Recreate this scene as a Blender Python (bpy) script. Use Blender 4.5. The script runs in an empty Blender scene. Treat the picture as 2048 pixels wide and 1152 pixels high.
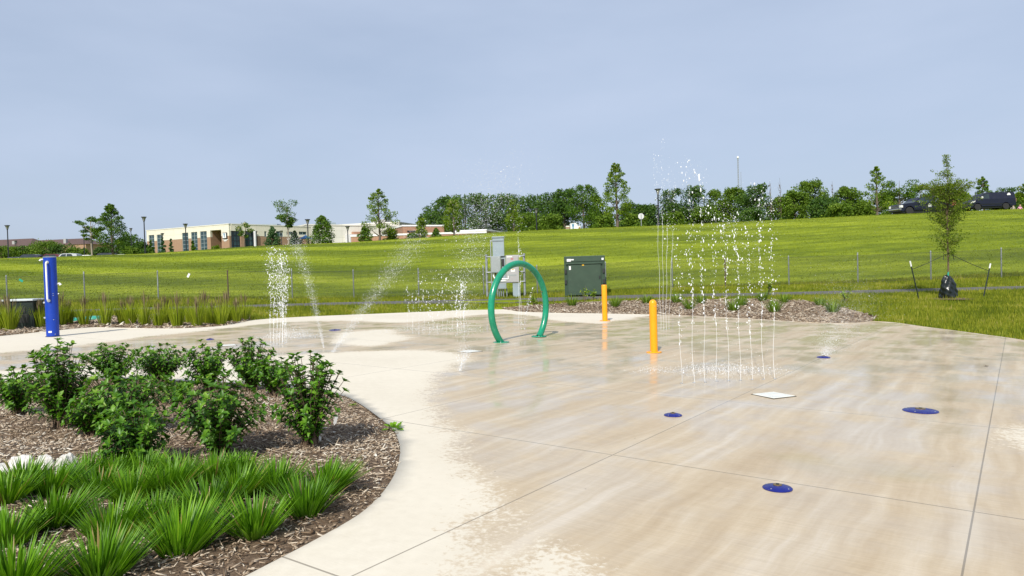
import bpy, math, random
import numpy as np
from mathutils import Vector, Matrix, geometry
rng = np.random.default_rng(11)
random.seed(5)
sc = bpy.context.scene
COL = sc.collection
PI = math.pi
# ------------------------------------------------------------------ camera
F, CX, CY, EYE = 1430.0, 1024.0, 576.0, 1.6
PITCH = math.atan(34.0 / F)
ROLL = math.radians(-1.6)
RM = Matrix.Rotation(PI / 2 - PITCH, 3, 'X') @ Matrix.Rotation(ROLL, 3, 'Z')
camd = bpy.data.cameras.new('camera')
cam = bpy.data.objects.new('camera', camd)
COL.objects.link(cam)
cam.matrix_world = Matrix.Translation((0, 0, EYE)) @ RM.to_4x4()
camd.sensor_width = 36.0
camd.lens = 36.0 * F / 2048.0
camd.clip_end = 4000.0
camd.clip_start = 0.05
sc.camera = cam

def ray(px, py):
    """direction of a photograph pixel, scaled so that y (depth) is 1"""
    v = RM @ Vector(((px - CX) / F, -(py - CY) / F, -1.0))
    return v / v.y
def at(px, py, D):
    v = ray(px, py)
    return Vector((v.x * D, D, EYE + v.z * D))
SL = -0.0185                                     # the pad falls gently to one side
def pz(x): return SL * np.clip(x, -40, 40)
def G(px, py):
    """point of the pad plane"""
    v = ray(px, py)
    D = EYE / (SL * v.x - v.z)
    return Vector((v.x * D, D, SL * v.x * D))

# ------------------------------------------------------------------ terrain
#        px    edge  path   D     fence  D     crest  D
ROWS = [(-300, 705, 632, 27.0, 613, 32.5, 524, 85),
        (0,    672, 627, 27.5, 611, 33.0, 517, 83),
        (300,  658, 618, 28.5, 601, 33.3, 507, 82),
        (500,  642, 613, 30.0, 598, 33.8, 493, 80),
        (700,  628, 607, 31.0, 597, 34.3, 485, 78),
        (1024, 619, 601, 31.5, 590, 34.5, 463, 76),
        (1300, 629, 593, 31.5, 577, 34.3, 452, 76),
        (1500, 640, 590, 31.0, 572, 34.0, 443, 76),
        (1740, 644, 584, 30.3, 566, 33.6, 431, 76),
        (2048, 681, 576, 30.0, 553, 33.3, 418, 76),
        (2400, 765, 568, 30.0, 541, 33.0, 405, 76)]
def _tab():
    U = [[], [], [], []]; D = [[], [], [], []]; Z = [[], [], [], []]
    for px, e, p, dp, f, df, c, dc in ROWS:
        g = G(px, e)
        U[0].append(g.x / g.y); D[0].append(g.y); Z[0].append(g.z - 0.03)
        for k, (py, d) in enumerate(((p, dp), (f, df), (c, dc)), 1):
            q = at(px, py, d)
            U[k].append(q.x / q.y); D[k].append(d); Z[k].append(q.z)
    return [np.array(a) for a in U], [np.array(a) for a in D], [np.array(a) for a in Z]
TU, TD, TZ = _tab()
def terr(x, y):
    """ground height: flat by the pad, rising to the path, the fence and the crest of the hill"""
    x = np.atleast_1d(np.asarray(x, float)); y = np.atleast_1d(np.asarray(y, float))
    ys = np.maximum(y, 8.0)
    u = np.clip(x / ys, -1.1, 1.1)
    d0 = np.interp(u, TU[0], TD[0]); d1 = np.interp(u, TU[1], TD[1])
    d2 = np.interp(u, TU[2], TD[2]); d3 = np.interp(u, TU[3], TD[3])
    z0 = pz(u * d0) - 0.03
    z1 = np.interp(u, TU[1], TZ[1]); z2 = np.interp(u, TU[2], TZ[2]); z3 = np.interp(u, TU[3], TZ[3])
    sp = (z3 - EYE) / d3 * 0.55                                   # gentle plateau beyond the crest
    K = [d0 - 6, d0, d1, d2, d2 + (d3 - d2) * .5, d3, d3 + 40, d3 + 800]
    Z = [z0, z0, z1, z2, z2 + (z3 - z2) * .52, z3, z3 + sp * 40, z3 + sp * 40]
    S = [0 * z0]
    for i in range(1, 7):
        a = (Z[i] - Z[i - 1]) / (K[i] - K[i - 1]); b = (Z[i + 1] - Z[i]) / (K[i + 1] - K[i])
        S.append(np.where(a * b > 0, 2 * a * b / (a + b + 1e-12), 0.0))
    S.append(0 * z0)
    out = pz(x) - 0.05
    for i in range(1, 8):
        m = (ys >= K[i - 1]) & (ys < K[i]) if i < 7 else ys >= K[i - 1]
        h = K[i] - K[i - 1]; t = np.clip((ys - K[i - 1]) / h, 0, 1)
        hh = (2*t**3 - 3*t**2 + 1) * Z[i-1] + (t**3 - 2*t**2 + t) * h * S[i-1] + (-2*t**3 + 3*t**2) * Z[i] + (t**3 - t**2) * h * S[i]
        if i == 1:
            hh = pz(x) - 0.05 + 0.02 * t
        out = np.where(m, hh, out)
    ss = lambda v, a, b: (lambda t: t*t*(3 - 2*t))(np.clip((v - a) / (b - a), 0, 1))
    out = out - .95 * ss(-x, 50, 58) * ss(y, 90, 100) * (1 - ss(y, 124, 145))          # the car park lies lower behind the crest
    out = out - .90 * ss(x, 58.5, 61) * ss(y, 85, 88) * (1 - ss(y, 96, 110))
    return out
def tz(x, y): return float(terr(x, y)[0])
def hit(px, py, dmax=90.0):
    """where a pixel's ray meets the ground"""
    v = ray(px, py)
    d = np.arange(2.0, dmax, 0.05)
    z = EYE + v.z * d
    t = terr(v.x * d, d)
    k = np.nonzero(z <= t)[0]
    D = float(d[k[0]]) if len(k) else dmax
    return Vector((v.x * D, D, tz(v.x * D, D)))
def on(px, py, D):
    """ground point at depth D below a pixel"""
    v = ray(px, py)
    return Vector((v.x * D, D, tz(v.x * D, D)))

# ------------------------------------------------------------------ objects
def tag(o, label, cat=None, group=None, kind=None):
    if label: o['label'] = label
    if cat: o['category'] = cat
    if group: o['group'] = group
    if kind: o['kind'] = kind
    return o
def thing(name, label, cat, loc=(0, 0, 0), rz=0.0, group=None):
    o = bpy.data.objects.new(name, None); COL.objects.link(o)
    o.empty_display_size = 0.2
    o.location = loc; o.rotation_euler = (0, 0, rz)
    return tag(o, label, cat, group)
def link(name, me, parent=None):
    o = bpy.data.objects.new(name, me); COL.objects.link(o)
    if parent is not None: o.parent = parent
    return o
def mesh_np(name, V, Fc, mat, parent=None, rnd=None, smooth=False, attrs=None):
    """one mesh object from numpy arrays; Fc is (n,3) or (n,4); rnd is a value per vertex"""
    V = np.ascontiguousarray(V, dtype=np.float32); Fc = np.ascontiguousarray(Fc, dtype=np.int32)
    me = bpy.data.meshes.new(name)
    n, k = Fc.shape
    me.vertices.add(len(V)); me.vertices.foreach_set('co', V.ravel())
    me.loops.add(n * k); me.loops.foreach_set('vertex_index', Fc.ravel())
    me.polygons.add(n); me.polygons.foreach_set('loop_start', np.arange(0, n * k, k, dtype=np.int32))
    if smooth: me.polygons.foreach_set('use_smooth', np.ones(n, dtype=bool))
    me.update(calc_edges=True)
    if rnd is not None: (attrs := dict(attrs or {}))['rnd'] = rnd
    for a, val in (attrs or {}).items():
        at_ = me.attributes.new(a, 'FLOAT', 'POINT')
        at_.data.foreach_set('value', np.asarray(val, dtype=np.float32))
    me.materials.append(mat)
    return link(name, me, parent)

class MB:
    """collects simple shapes and links them as ONE mesh object"""
    def __init__(s): s.v = []; s.f = []
    def add(s, vs, fs):
        b = len(s.v); s.v += [tuple(v) for v in vs]; s.f += [tuple(i + b for i in f) for f in fs]; return s
    def box(s, x0, x1, y0, y1, z0, z1, M=None, bev=0.0):
        if bev > 0:
            b = min(bev, (x1-x0)*.45, (y1-y0)*.45, (z1-z0)*.45)
            vs = []; idx = {}
            for ix in (0, 1):
                for iy in (0, 1):
                    for iz in (0, 1):
                        X, Y, Z = (x0, x1)[ix], (y0, y1)[iy], (z0, z1)[iz]
                        sx, sy, sz = (1, -1)[ix]*b, (1, -1)[iy]*b, (1, -1)[iz]*b
                        for ax, p in ((0, (X, Y+sy, Z+sz)), (1, (X+sx, Y, Z+sz)), (2, (X+sx, Y+sy, Z))):
                            idx[ix, iy, iz, ax] = len(vs); vs.append(p)
            I = idx; fs = []
            for a in (0, 1):
                q = [I[a,0,0,0], I[a,1,0,0], I[a,1,1,0], I[a,0,1,0]]; fs.append(q if a else q[::-1])
                q = [I[0,a,0,1], I[0,a,1,1], I[1,a,1,1], I[1,a,0,1]]; fs.append(q if a else q[::-1])
                q = [I[0,0,a,2], I[1,0,a,2], I[1,1,a,2], I[0,1,a,2]]; fs.append(q if a else q[::-1])
            for a in (0, 1):
                for c in (0, 1):
                    fl = (a + c) % 2
                    q = [I[0,a,c,1], I[1,a,c,1], I[1,a,c,2], I[0,a,c,2]]; fs.append(q if fl else q[::-1])
                    q = [I[a,0,c,0], I[a,1,c,0], I[a,1,c,2], I[a,0,c,2]]; fs.append(q[::-1] if fl else q)
                    q = [I[a,c,0,0], I[a,c,1,0], I[a,c,1,1], I[a,c,0,1]]; fs.append(q if fl else q[::-1])
                    for e in (0, 1):
                        q = [I[a,c,e,0], I[a,c,e,1], I[a,c,e,2]]; fs.append(q if (a+c+e) % 2 else q[::-1])
        else:
            vs = [(x0,y0,z0),(x1,y0,z0),(x1,y1,z0),(x0,y1,z0),(x0,y0,z1),(x1,y0,z1),(x1,y1,z1),(x0,y1,z1)]
            fs = [(0,3,2,1),(4,5,6,7),(0,1,5,4),(1,2,6,5),(2,3,7,6),(3,0,4,7)]
        if M is not None: vs = [tuple(M @ Vector(v)) for v in vs]
        return s.add(vs, fs)
    def tube(s, pts, r, n=8, cap=True, closed=False):
        pts = [Vector(p) for p in pts]; N = len(pts)
        rs = [r] * N if isinstance(r, (int, float)) else list(r)
        up = None; vs = []
        for i, p in enumerate(pts):
            if closed: t = pts[(i+1) % N] - pts[i-1]
            else: t = pts[min(i+1, N-1)] - pts[max(i-1, 0)]
            t = t.normalized() if t.length > 1e-9 else Vector((0, 0, 1))
            if up is None: up = Vector((1, 0, 0)) if abs(t.x) < .9 else Vector((0, 1, 0))
            a = (up - t * up.dot(t)).normalized(); up = a; b = t.cross(a)
            for k in range(n):
                w = 2 * PI * k / n
                vs.append(p + (a * math.cos(w) + b * math.sin(w)) * rs[i])
        fs = []
        for i in range(N if closed else N - 1):
            j = (i + 1) % N
            for k in range(n):
                fs.append((i*n+k, i*n+(k+1) % n, j*n+(k+1) % n, j*n+k))
        if cap and not closed:
            fs.append(tuple(range(n))[::-1]); fs.append(tuple((N-1)*n + k for k in range(n)))
        return s.add(vs, fs)
    def lathe(s, prof, n=20, M=None):
        vs = []; fs = []
        for r, z in prof:
            for k in range(n):
                w = 2 * PI * k / n; vs.append((r * math.cos(w), r * math.sin(w), z))
        for i in range(len(prof) - 1):
            for k in range(n): fs.append((i*n+k, i*n+(k+1) % n, (i+1)*n+(k+1) % n, (i+1)*n+k))
        fs.append(tuple(range(n))[::-1]); fs.append(tuple((len(prof)-1)*n + k for k in range(n)))
        if M is not None: vs = [tuple(M @ Vector(v)) for v in vs]
        return s.add(vs, fs)
    def prism(s, poly, y0, y1, M=None, taper=None):
        """polygon in (x,z) pushed along y; taper(x,z) gives the inset of a vertex"""
        n = len(poly); vs = []
        for y, sg in ((y0, 1), (y1, -1)):
            for x, z in poly: vs.append((x, y + sg * (taper(x, z) if taper else 0), z))
        fs = [tuple(range(n)), tuple(range(2*n-1, n-1, -1))]
        for i in range(n):
            j = (i + 1) % n; fs.append((i, i + n, j + n, j))
        if M is not None: vs = [tuple(M @ Vector(v)) for v in vs]
        return s.add(vs, fs)
    def build(s, name, mat, parent=None, smooth=False):
        me = bpy.data.meshes.new(name); me.from_pydata(s.v, [], s.f); me.materials.append(mat)
        if smooth:
            me.polygons.foreach_set('use_smooth', np.ones(len(me.polygons), dtype=bool))
            me.set_sharp_from_angle(angle=math.radians(38))
        me.update()
        return link(name, me, parent)
def RZ(a): return Matrix.Rotation(a, 4, 'Z')
def TR(*p): return Matrix.Translation(p)
ORD = ['first', 'second', 'third', 'fourth', 'fifth', 'sixth', 'seventh', 'eighth', 'ninth', 'tenth', 'eleventh', 'twelfth',
       'thirteenth', 'fourteenth', 'fifteenth', 'sixteenth', 'seventeenth', 'eighteenth', 'nineteenth', 'twentieth']
# ------------------------------------------------------------------ materials
class NT:
    def __init__(s, name):
        s.m = bpy.data.materials.new(name); s.m.use_nodes = True
        s.t = s.m.node_tree; s.t.nodes.clear()
        s.out = s.t.nodes.new('ShaderNodeOutputMaterial')
    def n(s, typ, **kw):
        nd = s.t.nodes.new(typ)
        for k, v in kw.items():
            if k.startswith('i_'):
                key = k[2:]
                key = int(key) if key.isdigit() else key.replace('_', ' ')
                if isinstance(v, bpy.types.NodeSocket): s.t.links.new(v, nd.inputs[key])
                else: nd.inputs[key].default_value = v
            else: setattr(nd, k, v)
        return nd
    def l(s, a, b): s.t.links.new(a, b)
    def math(s, op, a, b=0.0, c=0.0, clamp=False):
        nd = s.t.nodes.new('ShaderNodeMath'); nd.operation = op; nd.use_clamp = clamp
        for i, v in enumerate((a, b, c)):
            if isinstance(v, bpy.types.NodeSocket): s.t.links.new(v, nd.inputs[i])
            else: nd.inputs[i].default_value = v
        return nd.outputs[0]
    def noise(s, vec, scale, detail=4, rough=.55, dist=0.0):
        nd = s.n('ShaderNodeTexNoise', i_Scale=scale, i_Detail=detail, i_Roughness=rough, i_Distortion=dist)
        if vec is not None: s.l(vec, nd.inputs['Vector'])
        return nd.outputs['Fac']
    def ramp(s, fac, stops, interp='LINEAR'):
        nd = s.t.nodes.new('ShaderNodeValToRGB'); nd.color_ramp.interpolation = interp
        e = nd.color_ramp.elements
        while len(e) < len(stops): e.new(.5)
        for k, (p, c) in enumerate(stops):
            e[k].position = p; e[k].color = (*c, 1) if len(c) == 3 else c
        if isinstance(fac, bpy.types.NodeSocket): s.l(fac, nd.inputs[0])
        return nd.outputs[0]
    def mix(s, fac, a, b, typ='MIX'):
        nd = s.t.nodes.new('ShaderNodeMix'); nd.data_type = 'RGBA'; nd.blend_type = typ
        for k, v in ((0, fac), (6, a), (7, b)):
            if isinstance(v, bpy.types.NodeSocket): s.l(v, nd.inputs[k])
            else: nd.inputs[k].default_value = v if k == 0 else ((*v, 1) if len(v) == 3 else v)
        return nd.outputs[2]
    def remap(s, v, a, b, c=0.0, d=1.0, smooth=False):
        nd = s.t.nodes.new('ShaderNodeMapRange'); nd.clamp = True
        if smooth: nd.interpolation_type = 'SMOOTHSTEP'
        s.l(v, nd.inputs[0])
        for k, w in zip((1, 2, 3, 4), (a, b, c, d)): nd.inputs[k].default_value = w
        return nd.outputs[0]
    def mapping(s, vec, scale=(1, 1, 1), rot=(0, 0, 0), loc=(0, 0, 0)):
        nd = s.n('ShaderNodeMapping'); s.l(vec, nd.inputs[0])
        nd.inputs['Scale'].default_value = scale; nd.inputs['Rotation'].default_value = rot; nd.inputs['Location'].default_value = loc
        return nd.outputs[0]
    def obj(s): return s.n('ShaderNodeTexCoord').outputs['Object']
    def attr(s, name): return s.n('ShaderNodeAttribute', attribute_name=name).outputs['Fac']
    def bump(s, h, strength=.3, dist=.02):
        nd = s.n('ShaderNodeBump'); nd.inputs['Strength'].default_value = strength; nd.inputs['Distance'].default_value = dist
        s.l(h, nd.inputs['Height']); return nd.outputs[0]
    def pbsdf(s, color, rough=.6, normal=None, **kw):
        nd = s.t.nodes.new('ShaderNodeBsdfPrincipled')
        for k, v in {'Base Color': color, 'Roughness': rough, **{a.replace('_', ' '): b for a, b in kw.items()}}.items():
            if isinstance(v, bpy.types.NodeSocket): s.l(v, nd.inputs[k])
            else: nd.inputs[k].default_value = (*v, 1) if isinstance(v, tuple) and len(v) == 3 else v
        if normal is not None: s.l(normal, nd.inputs['Normal'])
        return nd.outputs[0]
    def done(s, sh): s.l(sh, s.out.inputs['Surface']); return s.m

def paint(name, c, rough=.4, var=.12, scale=3.0, metal=0.0, bump=0.0, grime=None):
    t = NT(name); o = t.obj()
    f = t.noise(o, scale, 5, .6)
    d = tuple(x * (1 - var) for x in c); e = tuple(min(1, x * (1 + var * .7)) for x in c)
    col = t.ramp(f, [(.3, d), (.7, e)])
    if grime:
        g = t.remap(t.noise(o, scale * 4, 6, .7), .55, .75)
        col = t.mix(t.math('MULTIPLY', g, .6), col, grime)
    r = t.remap(t.noise(o, scale * 2.3, 4), .3, .7, max(.03, rough - .08), rough + .1)
    nm = t.bump(t.noise(o, 60, 3), bump, .004) if bump else None
    return t.done(t.pbsdf(col, r, nm, Metallic=metal))
def leafmat(name, stops, trans=.35, rough=.5, spec=.3):
    t = NT(name); f = t.attr('rnd')
    col = t.ramp(f, stops)
    p = t.pbsdf(col, rough, None, **{'Specular_IOR_Level': spec})
    tr = t.n('ShaderNodeBsdfTranslucent')
    warm = t.mix(1.0, col, (1.25, 1.3, .5), 'MULTIPLY'); t.l(warm, tr.inputs['Color'])
    mx = t.n('ShaderNodeMixShader'); mx.inputs[0].default_value = trans
    t.l(p, mx.inputs[1]); t.l(tr.outputs[0], mx.inputs[2])
    return t.done(mx.outputs[0])
M = {}
# ---- concrete pad
def concrete():
    t = NT('pad_concrete'); o = t.obj(); wd = t.attr('wet')
    n1 = t.noise(o, 1.1, 5, .62); n2 = t.noise(o, 11, 5, .7); n3 = t.noise(o, 45, 3, .6)
    edge = t.math('ADD', t.math('MULTIPLY', t.math('SUBTRACT', n1, .5), .75), t.math('MULTIPLY', t.math('SUBTRACT', n2, .5), .45))
    edge = t.math('ADD', edge, t.math('MULTIPLY', t.math('SUBTRACT', t.noise(o, 22, 6, .7), .5), 1.0))
    w = t.remap(t.math('ADD', wd, edge), -.14, .24, 0, 1, True)
    damp = t.remap(t.math('ADD', wd, t.math('MULTIPLY', edge, 1.4)), -.5, .4, 0, 1, True)
    # brushed streaks along the fall of the slab
    sv = t.mapping(o, (1, 1, 1), (0, 0, JROT))
    dv = t.n('ShaderNodeVectorMath', operation='ADD')
    dn = t.n('ShaderNodeTexNoise', i_Scale=.9, i_Detail=2); t.l(o, dn.inputs['Vector'])
    dsc = t.n('ShaderNodeVectorMath', operation='SCALE', i_3=.26); t.l(dn.outputs['Color'], dsc.inputs[0])
    t.l(sv, dv.inputs[0]); t.l(dsc.outputs[0], dv.inputs[1])
    st = t.noise(t.mapping(dv.outputs[0], (6.5, .40, 1)), 1.0, 6, .6)
    st2 = t.noise(t.mapping(dv.outputs[0], (1.5, .28, 1), loc=(5, 2, 0)), 1.0, 3, .5)
    broom = t.noise(t.mapping(sv, (2.0, 60, 1)), 1.0, 3, .6)
    big = t.noise(o, .35, 3)
    dry = t.ramp(t.math('ADD', t.math('MULTIPLY', n2, .5), t.math('MULTIPLY', big, .5)), [(.3, (.55, .50, .405)), (.55, (.62, .57, .47)), (.75, (.67, .625, .53))])
    sk = t.math('ADD', t.math('MULTIPLY', st, .62), t.math('MULTIPLY', st2, .38))
    wet = t.ramp(sk, [(.30, (.37, .275, .165)), (.44, (.44, .345, .225)), (.54, (.505, .415, .29)), (.65, (.60, .525, .415))])
    wet = t.mix(.28, wet, t.ramp(n2, [(.3, (.41, .32, .205)), (.7, (.54, .45, .32))]))
    col = t.mix(t.math('MULTIPLY', damp, .22), dry, (.50, .43, .33))
    col = t.mix(w, col, wet)
    wet = t.mix(1.0, wet, t.ramp(broom, [(.3, (.93, .93, .93)), (.7, (1.06, 1.06, 1.06))]), 'MULTIPLY')
    col = t.mix(w, col, wet)
    # random olive-green blotches within the wet area
    olive = t.math('MULTIPLY', t.remap(t.noise(o, .55, 3, .5, .4), .60, .72, 0, 1, True), w)
    col = t.mix(t.math('MULTIPLY', olive, .22), col, (.27, .25, .10))
    # dark specks
    vo = t.n('ShaderNodeTexVoronoi', i_Scale=5.0); t.l(o, vo.inputs['Vector'])
    sp = t.math('MULTIPLY', t.math('LESS_THAN', vo.outputs['Distance'], .045), t.math('GREATER_THAN', t.noise(o, 2.2, 2), .56))
    col = t.mix(t.math('MULTIPLY', sp, .55), col, (.12, .10, .07))
    # sawn joints
    sx = t.n('ShaderNodeSeparateXYZ'); t.l(sv, sx.inputs[0])
    j = None
    for ax, offs in ((0, JA), (1, JC)):
        for q in offs:
            d = t.math('ABSOLUTE', t.math('SUBTRACT', sx.outputs[ax], q))
            if ax: d = t.math('MULTIPLY', d, .80)
            j = d if j is None else t.math('MINIMUM', j, d)
    jl = t.math('LESS_THAN', j, .0058)
    halo = t.math('MULTIPLY', t.remap(j, .0, .16, 1, 0, True), t.remap(n1, .35, .7))
    col = t.mix(t.math('MULTIPLY', halo, .30), col, (.66, .61, .52))
    col = t.mix(t.math('MULTIPLY', jl, .68), col, (.14, .12, .09))
    pud = t.remap(t.math('ADD', t.math('MULTIPLY', n1, .6), t.math('MULTIPLY', st2, .4)), .42, .58, 0, 1, True)
    cr = t.remap(pud, 0, 1, .26, .075)
    h = t.math('ADD', t.math('MULTIPLY', n3, .4), t.math('MULTIPLY', broom, .6))
    h = t.math('SUBTRACT', h, t.math('MULTIPLY', jl, 3.0))
    nb = t.bump(h, .22, .006)
    cb = t.bump(t.math('ADD', t.noise(o, 3.0, 3), t.math('MULTIPLY', n2, .15)), .05, .02)
    p = t.n('ShaderNodeBsdfPrincipled')
    t.l(col, p.inputs['Base Color']); t.l(nb, p.inputs['Normal'])
    t.l(t.remap(w, 0, 1, .88, .6), p.inputs['Roughness'])
    p.inputs['Specular IOR Level'].default_value = .25
    t.l(t.math('MULTIPLY', w, t.remap(pud, 0, 1, .28, .85)), p.inputs['Coat Weight']); t.l(cr, p.inputs['Coat Roughness']); p.inputs['Coat IOR'].default_value = 1.33
    t.l(cb, p.inputs['Coat Normal'])
    return t.done(p.outputs[0])
# joints: directions of the slab joints and their offsets, read from where they lie on the slab
_a, _b = G(1924, 1152), G(2005, 710)
JROT = math.atan2(_b.x - _a.x, _b.y - _a.y)             # turn so that local y runs along the long joints
def jloc(p): c, s = math.cos(JROT), math.sin(JROT); return (c * p.x - s * p.y, s * p.x + c * p.y)
JA = [jloc(G(1970, 900))[0], jloc(G(1225, 910))[0], jloc(G(890, 722))[0], jloc(G(1160, 743))[0]]
JC = [jloc(G(1500, 953))[1], jloc(G(1500, 807))[1], jloc(G(1500, 733))[1]]
JC += [JC[2] + (JC[2] - JC[1]) * k for k in (1, 2, 3)] + [JC[0] - (JC[1] - JC[0])]
M['concrete'] = concrete()

def grass_ground(name, sc_=1.0, fine=True):
    t = NT(name); o = t.obj()
    a = t.noise(t.mapping(o, (.05, .16, .1)), 1, 4, .6, .6)
    b = t.noise(t.mapping(o, (.35, .9, .5)), 1, 5, .65)
    c = t.noise(t.mapping(o, (3, 5, 3)), 1, 4, .7)
    wv = t.n('ShaderNodeTexWave', wave_type='BANDS', bands_direction='Y', i_Scale=.16, i_Distortion=3.0, i_Detail=2.0)
    wv.inputs['Detail Scale'].default_value = .35
    t.l(t.mapping(o, (1, 1, 0), (0, 0, math.radians(-16))), wv.inputs['Vector'])
    f = t.math('ADD', t.math('MULTIPLY', a, .34), t.math('MULTIPLY', b, .30))
    f = t.math('ADD', f, t.math('MULTIPLY', c, .26)); f = t.math('ADD', f, t.math('MULTIPLY', wv.outputs['Fac'], .04)); f = t.math('ADD', f, t.math('MULTIPLY', t.attr('mown'), .085)); f = t.math('ADD', f, .03)
    col = t.ramp(f, [(.34, (.068, .098, .008)), (.44, (.115, .155, .010)), (.52, (.175, .222, .012)), (.60, (.250, .298, .018)), (.70, (.34, .36, .05))])
    nm = t.bump(t.math('ADD', c, t.math('MULTIPLY', b, 1.2)), .55, .2)
    return t.done(t.pbsdf(col, .85, nm, **{'Specular_IOR_Level': .1}))
M['hill'] = grass_ground('hill_grass')
def lawnblade(name, st, trans=.35): return leafmat(name, st, trans, .55, .2)
M['blade'] = lawnblade('lawn_blades', [(0, (.07, .10, .010)), (.3, (.14, .18, .014)), (.6, (.25, .27, .02)), (.85, (.36, .34, .06)), (1, (.46, .38, .16))])
M['hillblade'] = lawnblade('hill_blades', [(0, (.070, .096, .006)), (.35, (.140, .178, .009)), (.7, (.238, .282, .012)), (1, (.37, .40, .05))], .25)
def mulchmat():
    t = NT('mulch_ground'); o = t.obj()
    a = t.noise(o, 30, 6, .7); b = t.noise(o, 2.0, 3)
    col = t.ramp(t.math('ADD', t.math('MULTIPLY', a, .75), t.math('MULTIPLY', b, .25)), [(.3, (.045, .026, .014)), (.5, (.13, .085, .05)), (.7, (.30, .22, .15))])
    return t.done(t.pbsdf(col, .9, t.bump(a, .8, .03)))
M['mulch'] = mulchmat()
M['chips'] = leafmat('wood_chips', [(0, (.095, .06, .036)), (.2, (.20, .14, .09)), (.45, (.35, .27, .19)), (.75, (.51, .43, .33)), (1, (.70, .66, .57))], 0.0, .85, .15)
def asphalt():
    t = NT('path_asphalt'); o = t.obj(); a = t.noise(o, 6, 6, .7)
    col = t.ramp(a, [(.3, (.07, .068, .062)), (.7, (.13, .125, .115))])
    return t.done(t.pbsdf(col, .9, t.bump(a, .4, .01)))
M['asphalt'] = asphalt()
M['blue'] = paint('blue_enamel', (.001, .040, .37), .40, .14, 1.5, grime=(.01, .05, .30))
M['cobalt'] = paint('cobalt_plastic', (.006, .011, .16), .3, .25, 6, grime=(.10, .09, .16))
M['steel'] = paint('brushed_steel', (.62, .64, .66), .3, .1, 8, .85)
M['brass'] = paint('dull_brass', (.30, .22, .10), .4, .3, 20, .7)
M['orange'] = paint('safety_orange', (.86, .34, .006), .3, .08, 2, grime=(.66, .25, .01))
M['green'] = paint('green_enamel', (.006, .235, .125), .25, .2, 3, grime=(.09, .30, .21))
M['galv'] = paint('galvanised_steel', (.29, .315, .33), .5, .25, 5, .35, grime=(.26, .28, .29))
M['wire'] = paint('fence_wire', (.055, .058, .05), .7, .25, 3, .0)
M['post'] = paint('fence_post', (.25, .27, .27), .5, .25, 5, .35)
M['rust'] = paint('rusty_post', (.11, .065, .045), .8, .35, 5)
M['boxgrey'] = paint('cabinet_grey', (.28, .31, .31), .5, .1, 2)
M['boxblue'] = paint('cabinet_bluegrey', (.27, .33, .36), .5, .15, 2, grime=(.22, .26, .28))
M['boxpale'] = paint('cabinet_pale', (.36, .355, .35), .55, .1, 2, grime=(.30, .295, .29))
M['dark'] = paint('dark_plastic', (.02, .022, .022), .5, .2, 4)
M['bronze'] = paint('dark_bronze', (.016, .018, .026), .5, .2, 2)
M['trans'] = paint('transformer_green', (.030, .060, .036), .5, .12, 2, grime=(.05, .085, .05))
M['transdk'] = paint('transformer_dark_green', (.022, .052, .028), .5, .12, 2)  # darker green for the tank behind door and hood panel
M['white'] = paint('white_paint', (.78, .78, .76), .5, .06, 4)
M['pvc'] = paint('white_pvc', (.80, .80, .78), .35, .06, 4)
M['yellow'] = paint('label_yellow', (.65, .38, .02), .5, .1, 8)
M['red'] = paint('label_red', (.42, .20, .19), .5, .1, 8)
M['drain'] = paint('drain_cover_white', (.70, .69, .62), .55, .08, 6, grime=(.55, .52, .42))
M['boxdark'] = paint('dark_green_cabinet', (.012, .022, .018), .45, .25, 3)
M['lidpale'] = paint('pale_lid', (.55, .60, .62), .4, .1, 4)
M['teal'] = paint('teal_plastic', (.02, .30, .22), .4, .15, 5)
M['cream'] = None
def panelwall(name, c1, c2, px_, pz_):
    t = NT(name); o = t.obj()
    br = t.n('ShaderNodeTexBrick', offset=0.0, i_Scale=1.0); br.inputs['Color1'].default_value = (*c1, 1); br.inputs['Color2'].default_value = (*c2, 1)
    br.inputs['Mortar'].default_value = (*[x * .72 for x in c1], 1); br.inputs['Mortar Size'].default_value = .03
    br.inputs['Brick Width'].default_value = px_; br.inputs['Row Height'].default_value = pz_
    t.l(t.mapping(o, (1, 1, 1), (PI / 2, 0, 0)), br.inputs['Vector'])
    n = t.noise(o, .4, 4)
    col = t.mix(t.remap(n, .3, .7, 0, .15), br.outputs['Color'], tuple(x * .7 for x in c1))
    return t.done(t.pbsdf(col, .75))
M['cream'] = panelwall('cream_panels', (.70, .66, .54), (.73, .69, .57), 3.2, 1.1)
M['creamB'] = panelwall('pale_panels', (.66, .64, .56), (.69, .67, .59), 4.5, 1.6)
M['brick'] = panelwall('tan_brick', (.39, .245, .155), (.35, .215, .135), .6, .2)
M['brickB'] = panelwall('red_brick', (.42, .235, .145), (.38, .205, .125), .6, .2)
M['roofb'] = panelwall('brown_roof', (.105, .062, .05), (.09, .054, .045), 1.2, .5)
def glass(name, c, r=.08):
    t = NT(name); n = t.noise(t.obj(), .7, 3)
    col = t.ramp(n, [(.35, tuple(x * .6 for x in c)), (.65, c)])
    return t.done(t.pbsdf(col, r, None, **{'Specular_IOR_Level': .6}))
M['glass'] = glass('window_glass', (.035, .075, .085)); M['carglass'] = glass('car_glass', (.03, .045, .05), .05)
M['bark'] = paint('bark', (.13, .10, .075), .9, .35, 9, bump=.5)
M['barkpale'] = paint('pale_bark', (.30, .26, .21), .9, .25, 9, bump=.5)
M['twig'] = paint('shrub_twig', (.14, .095, .06), .85, .3, 12)
M['rock'] = None
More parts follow.
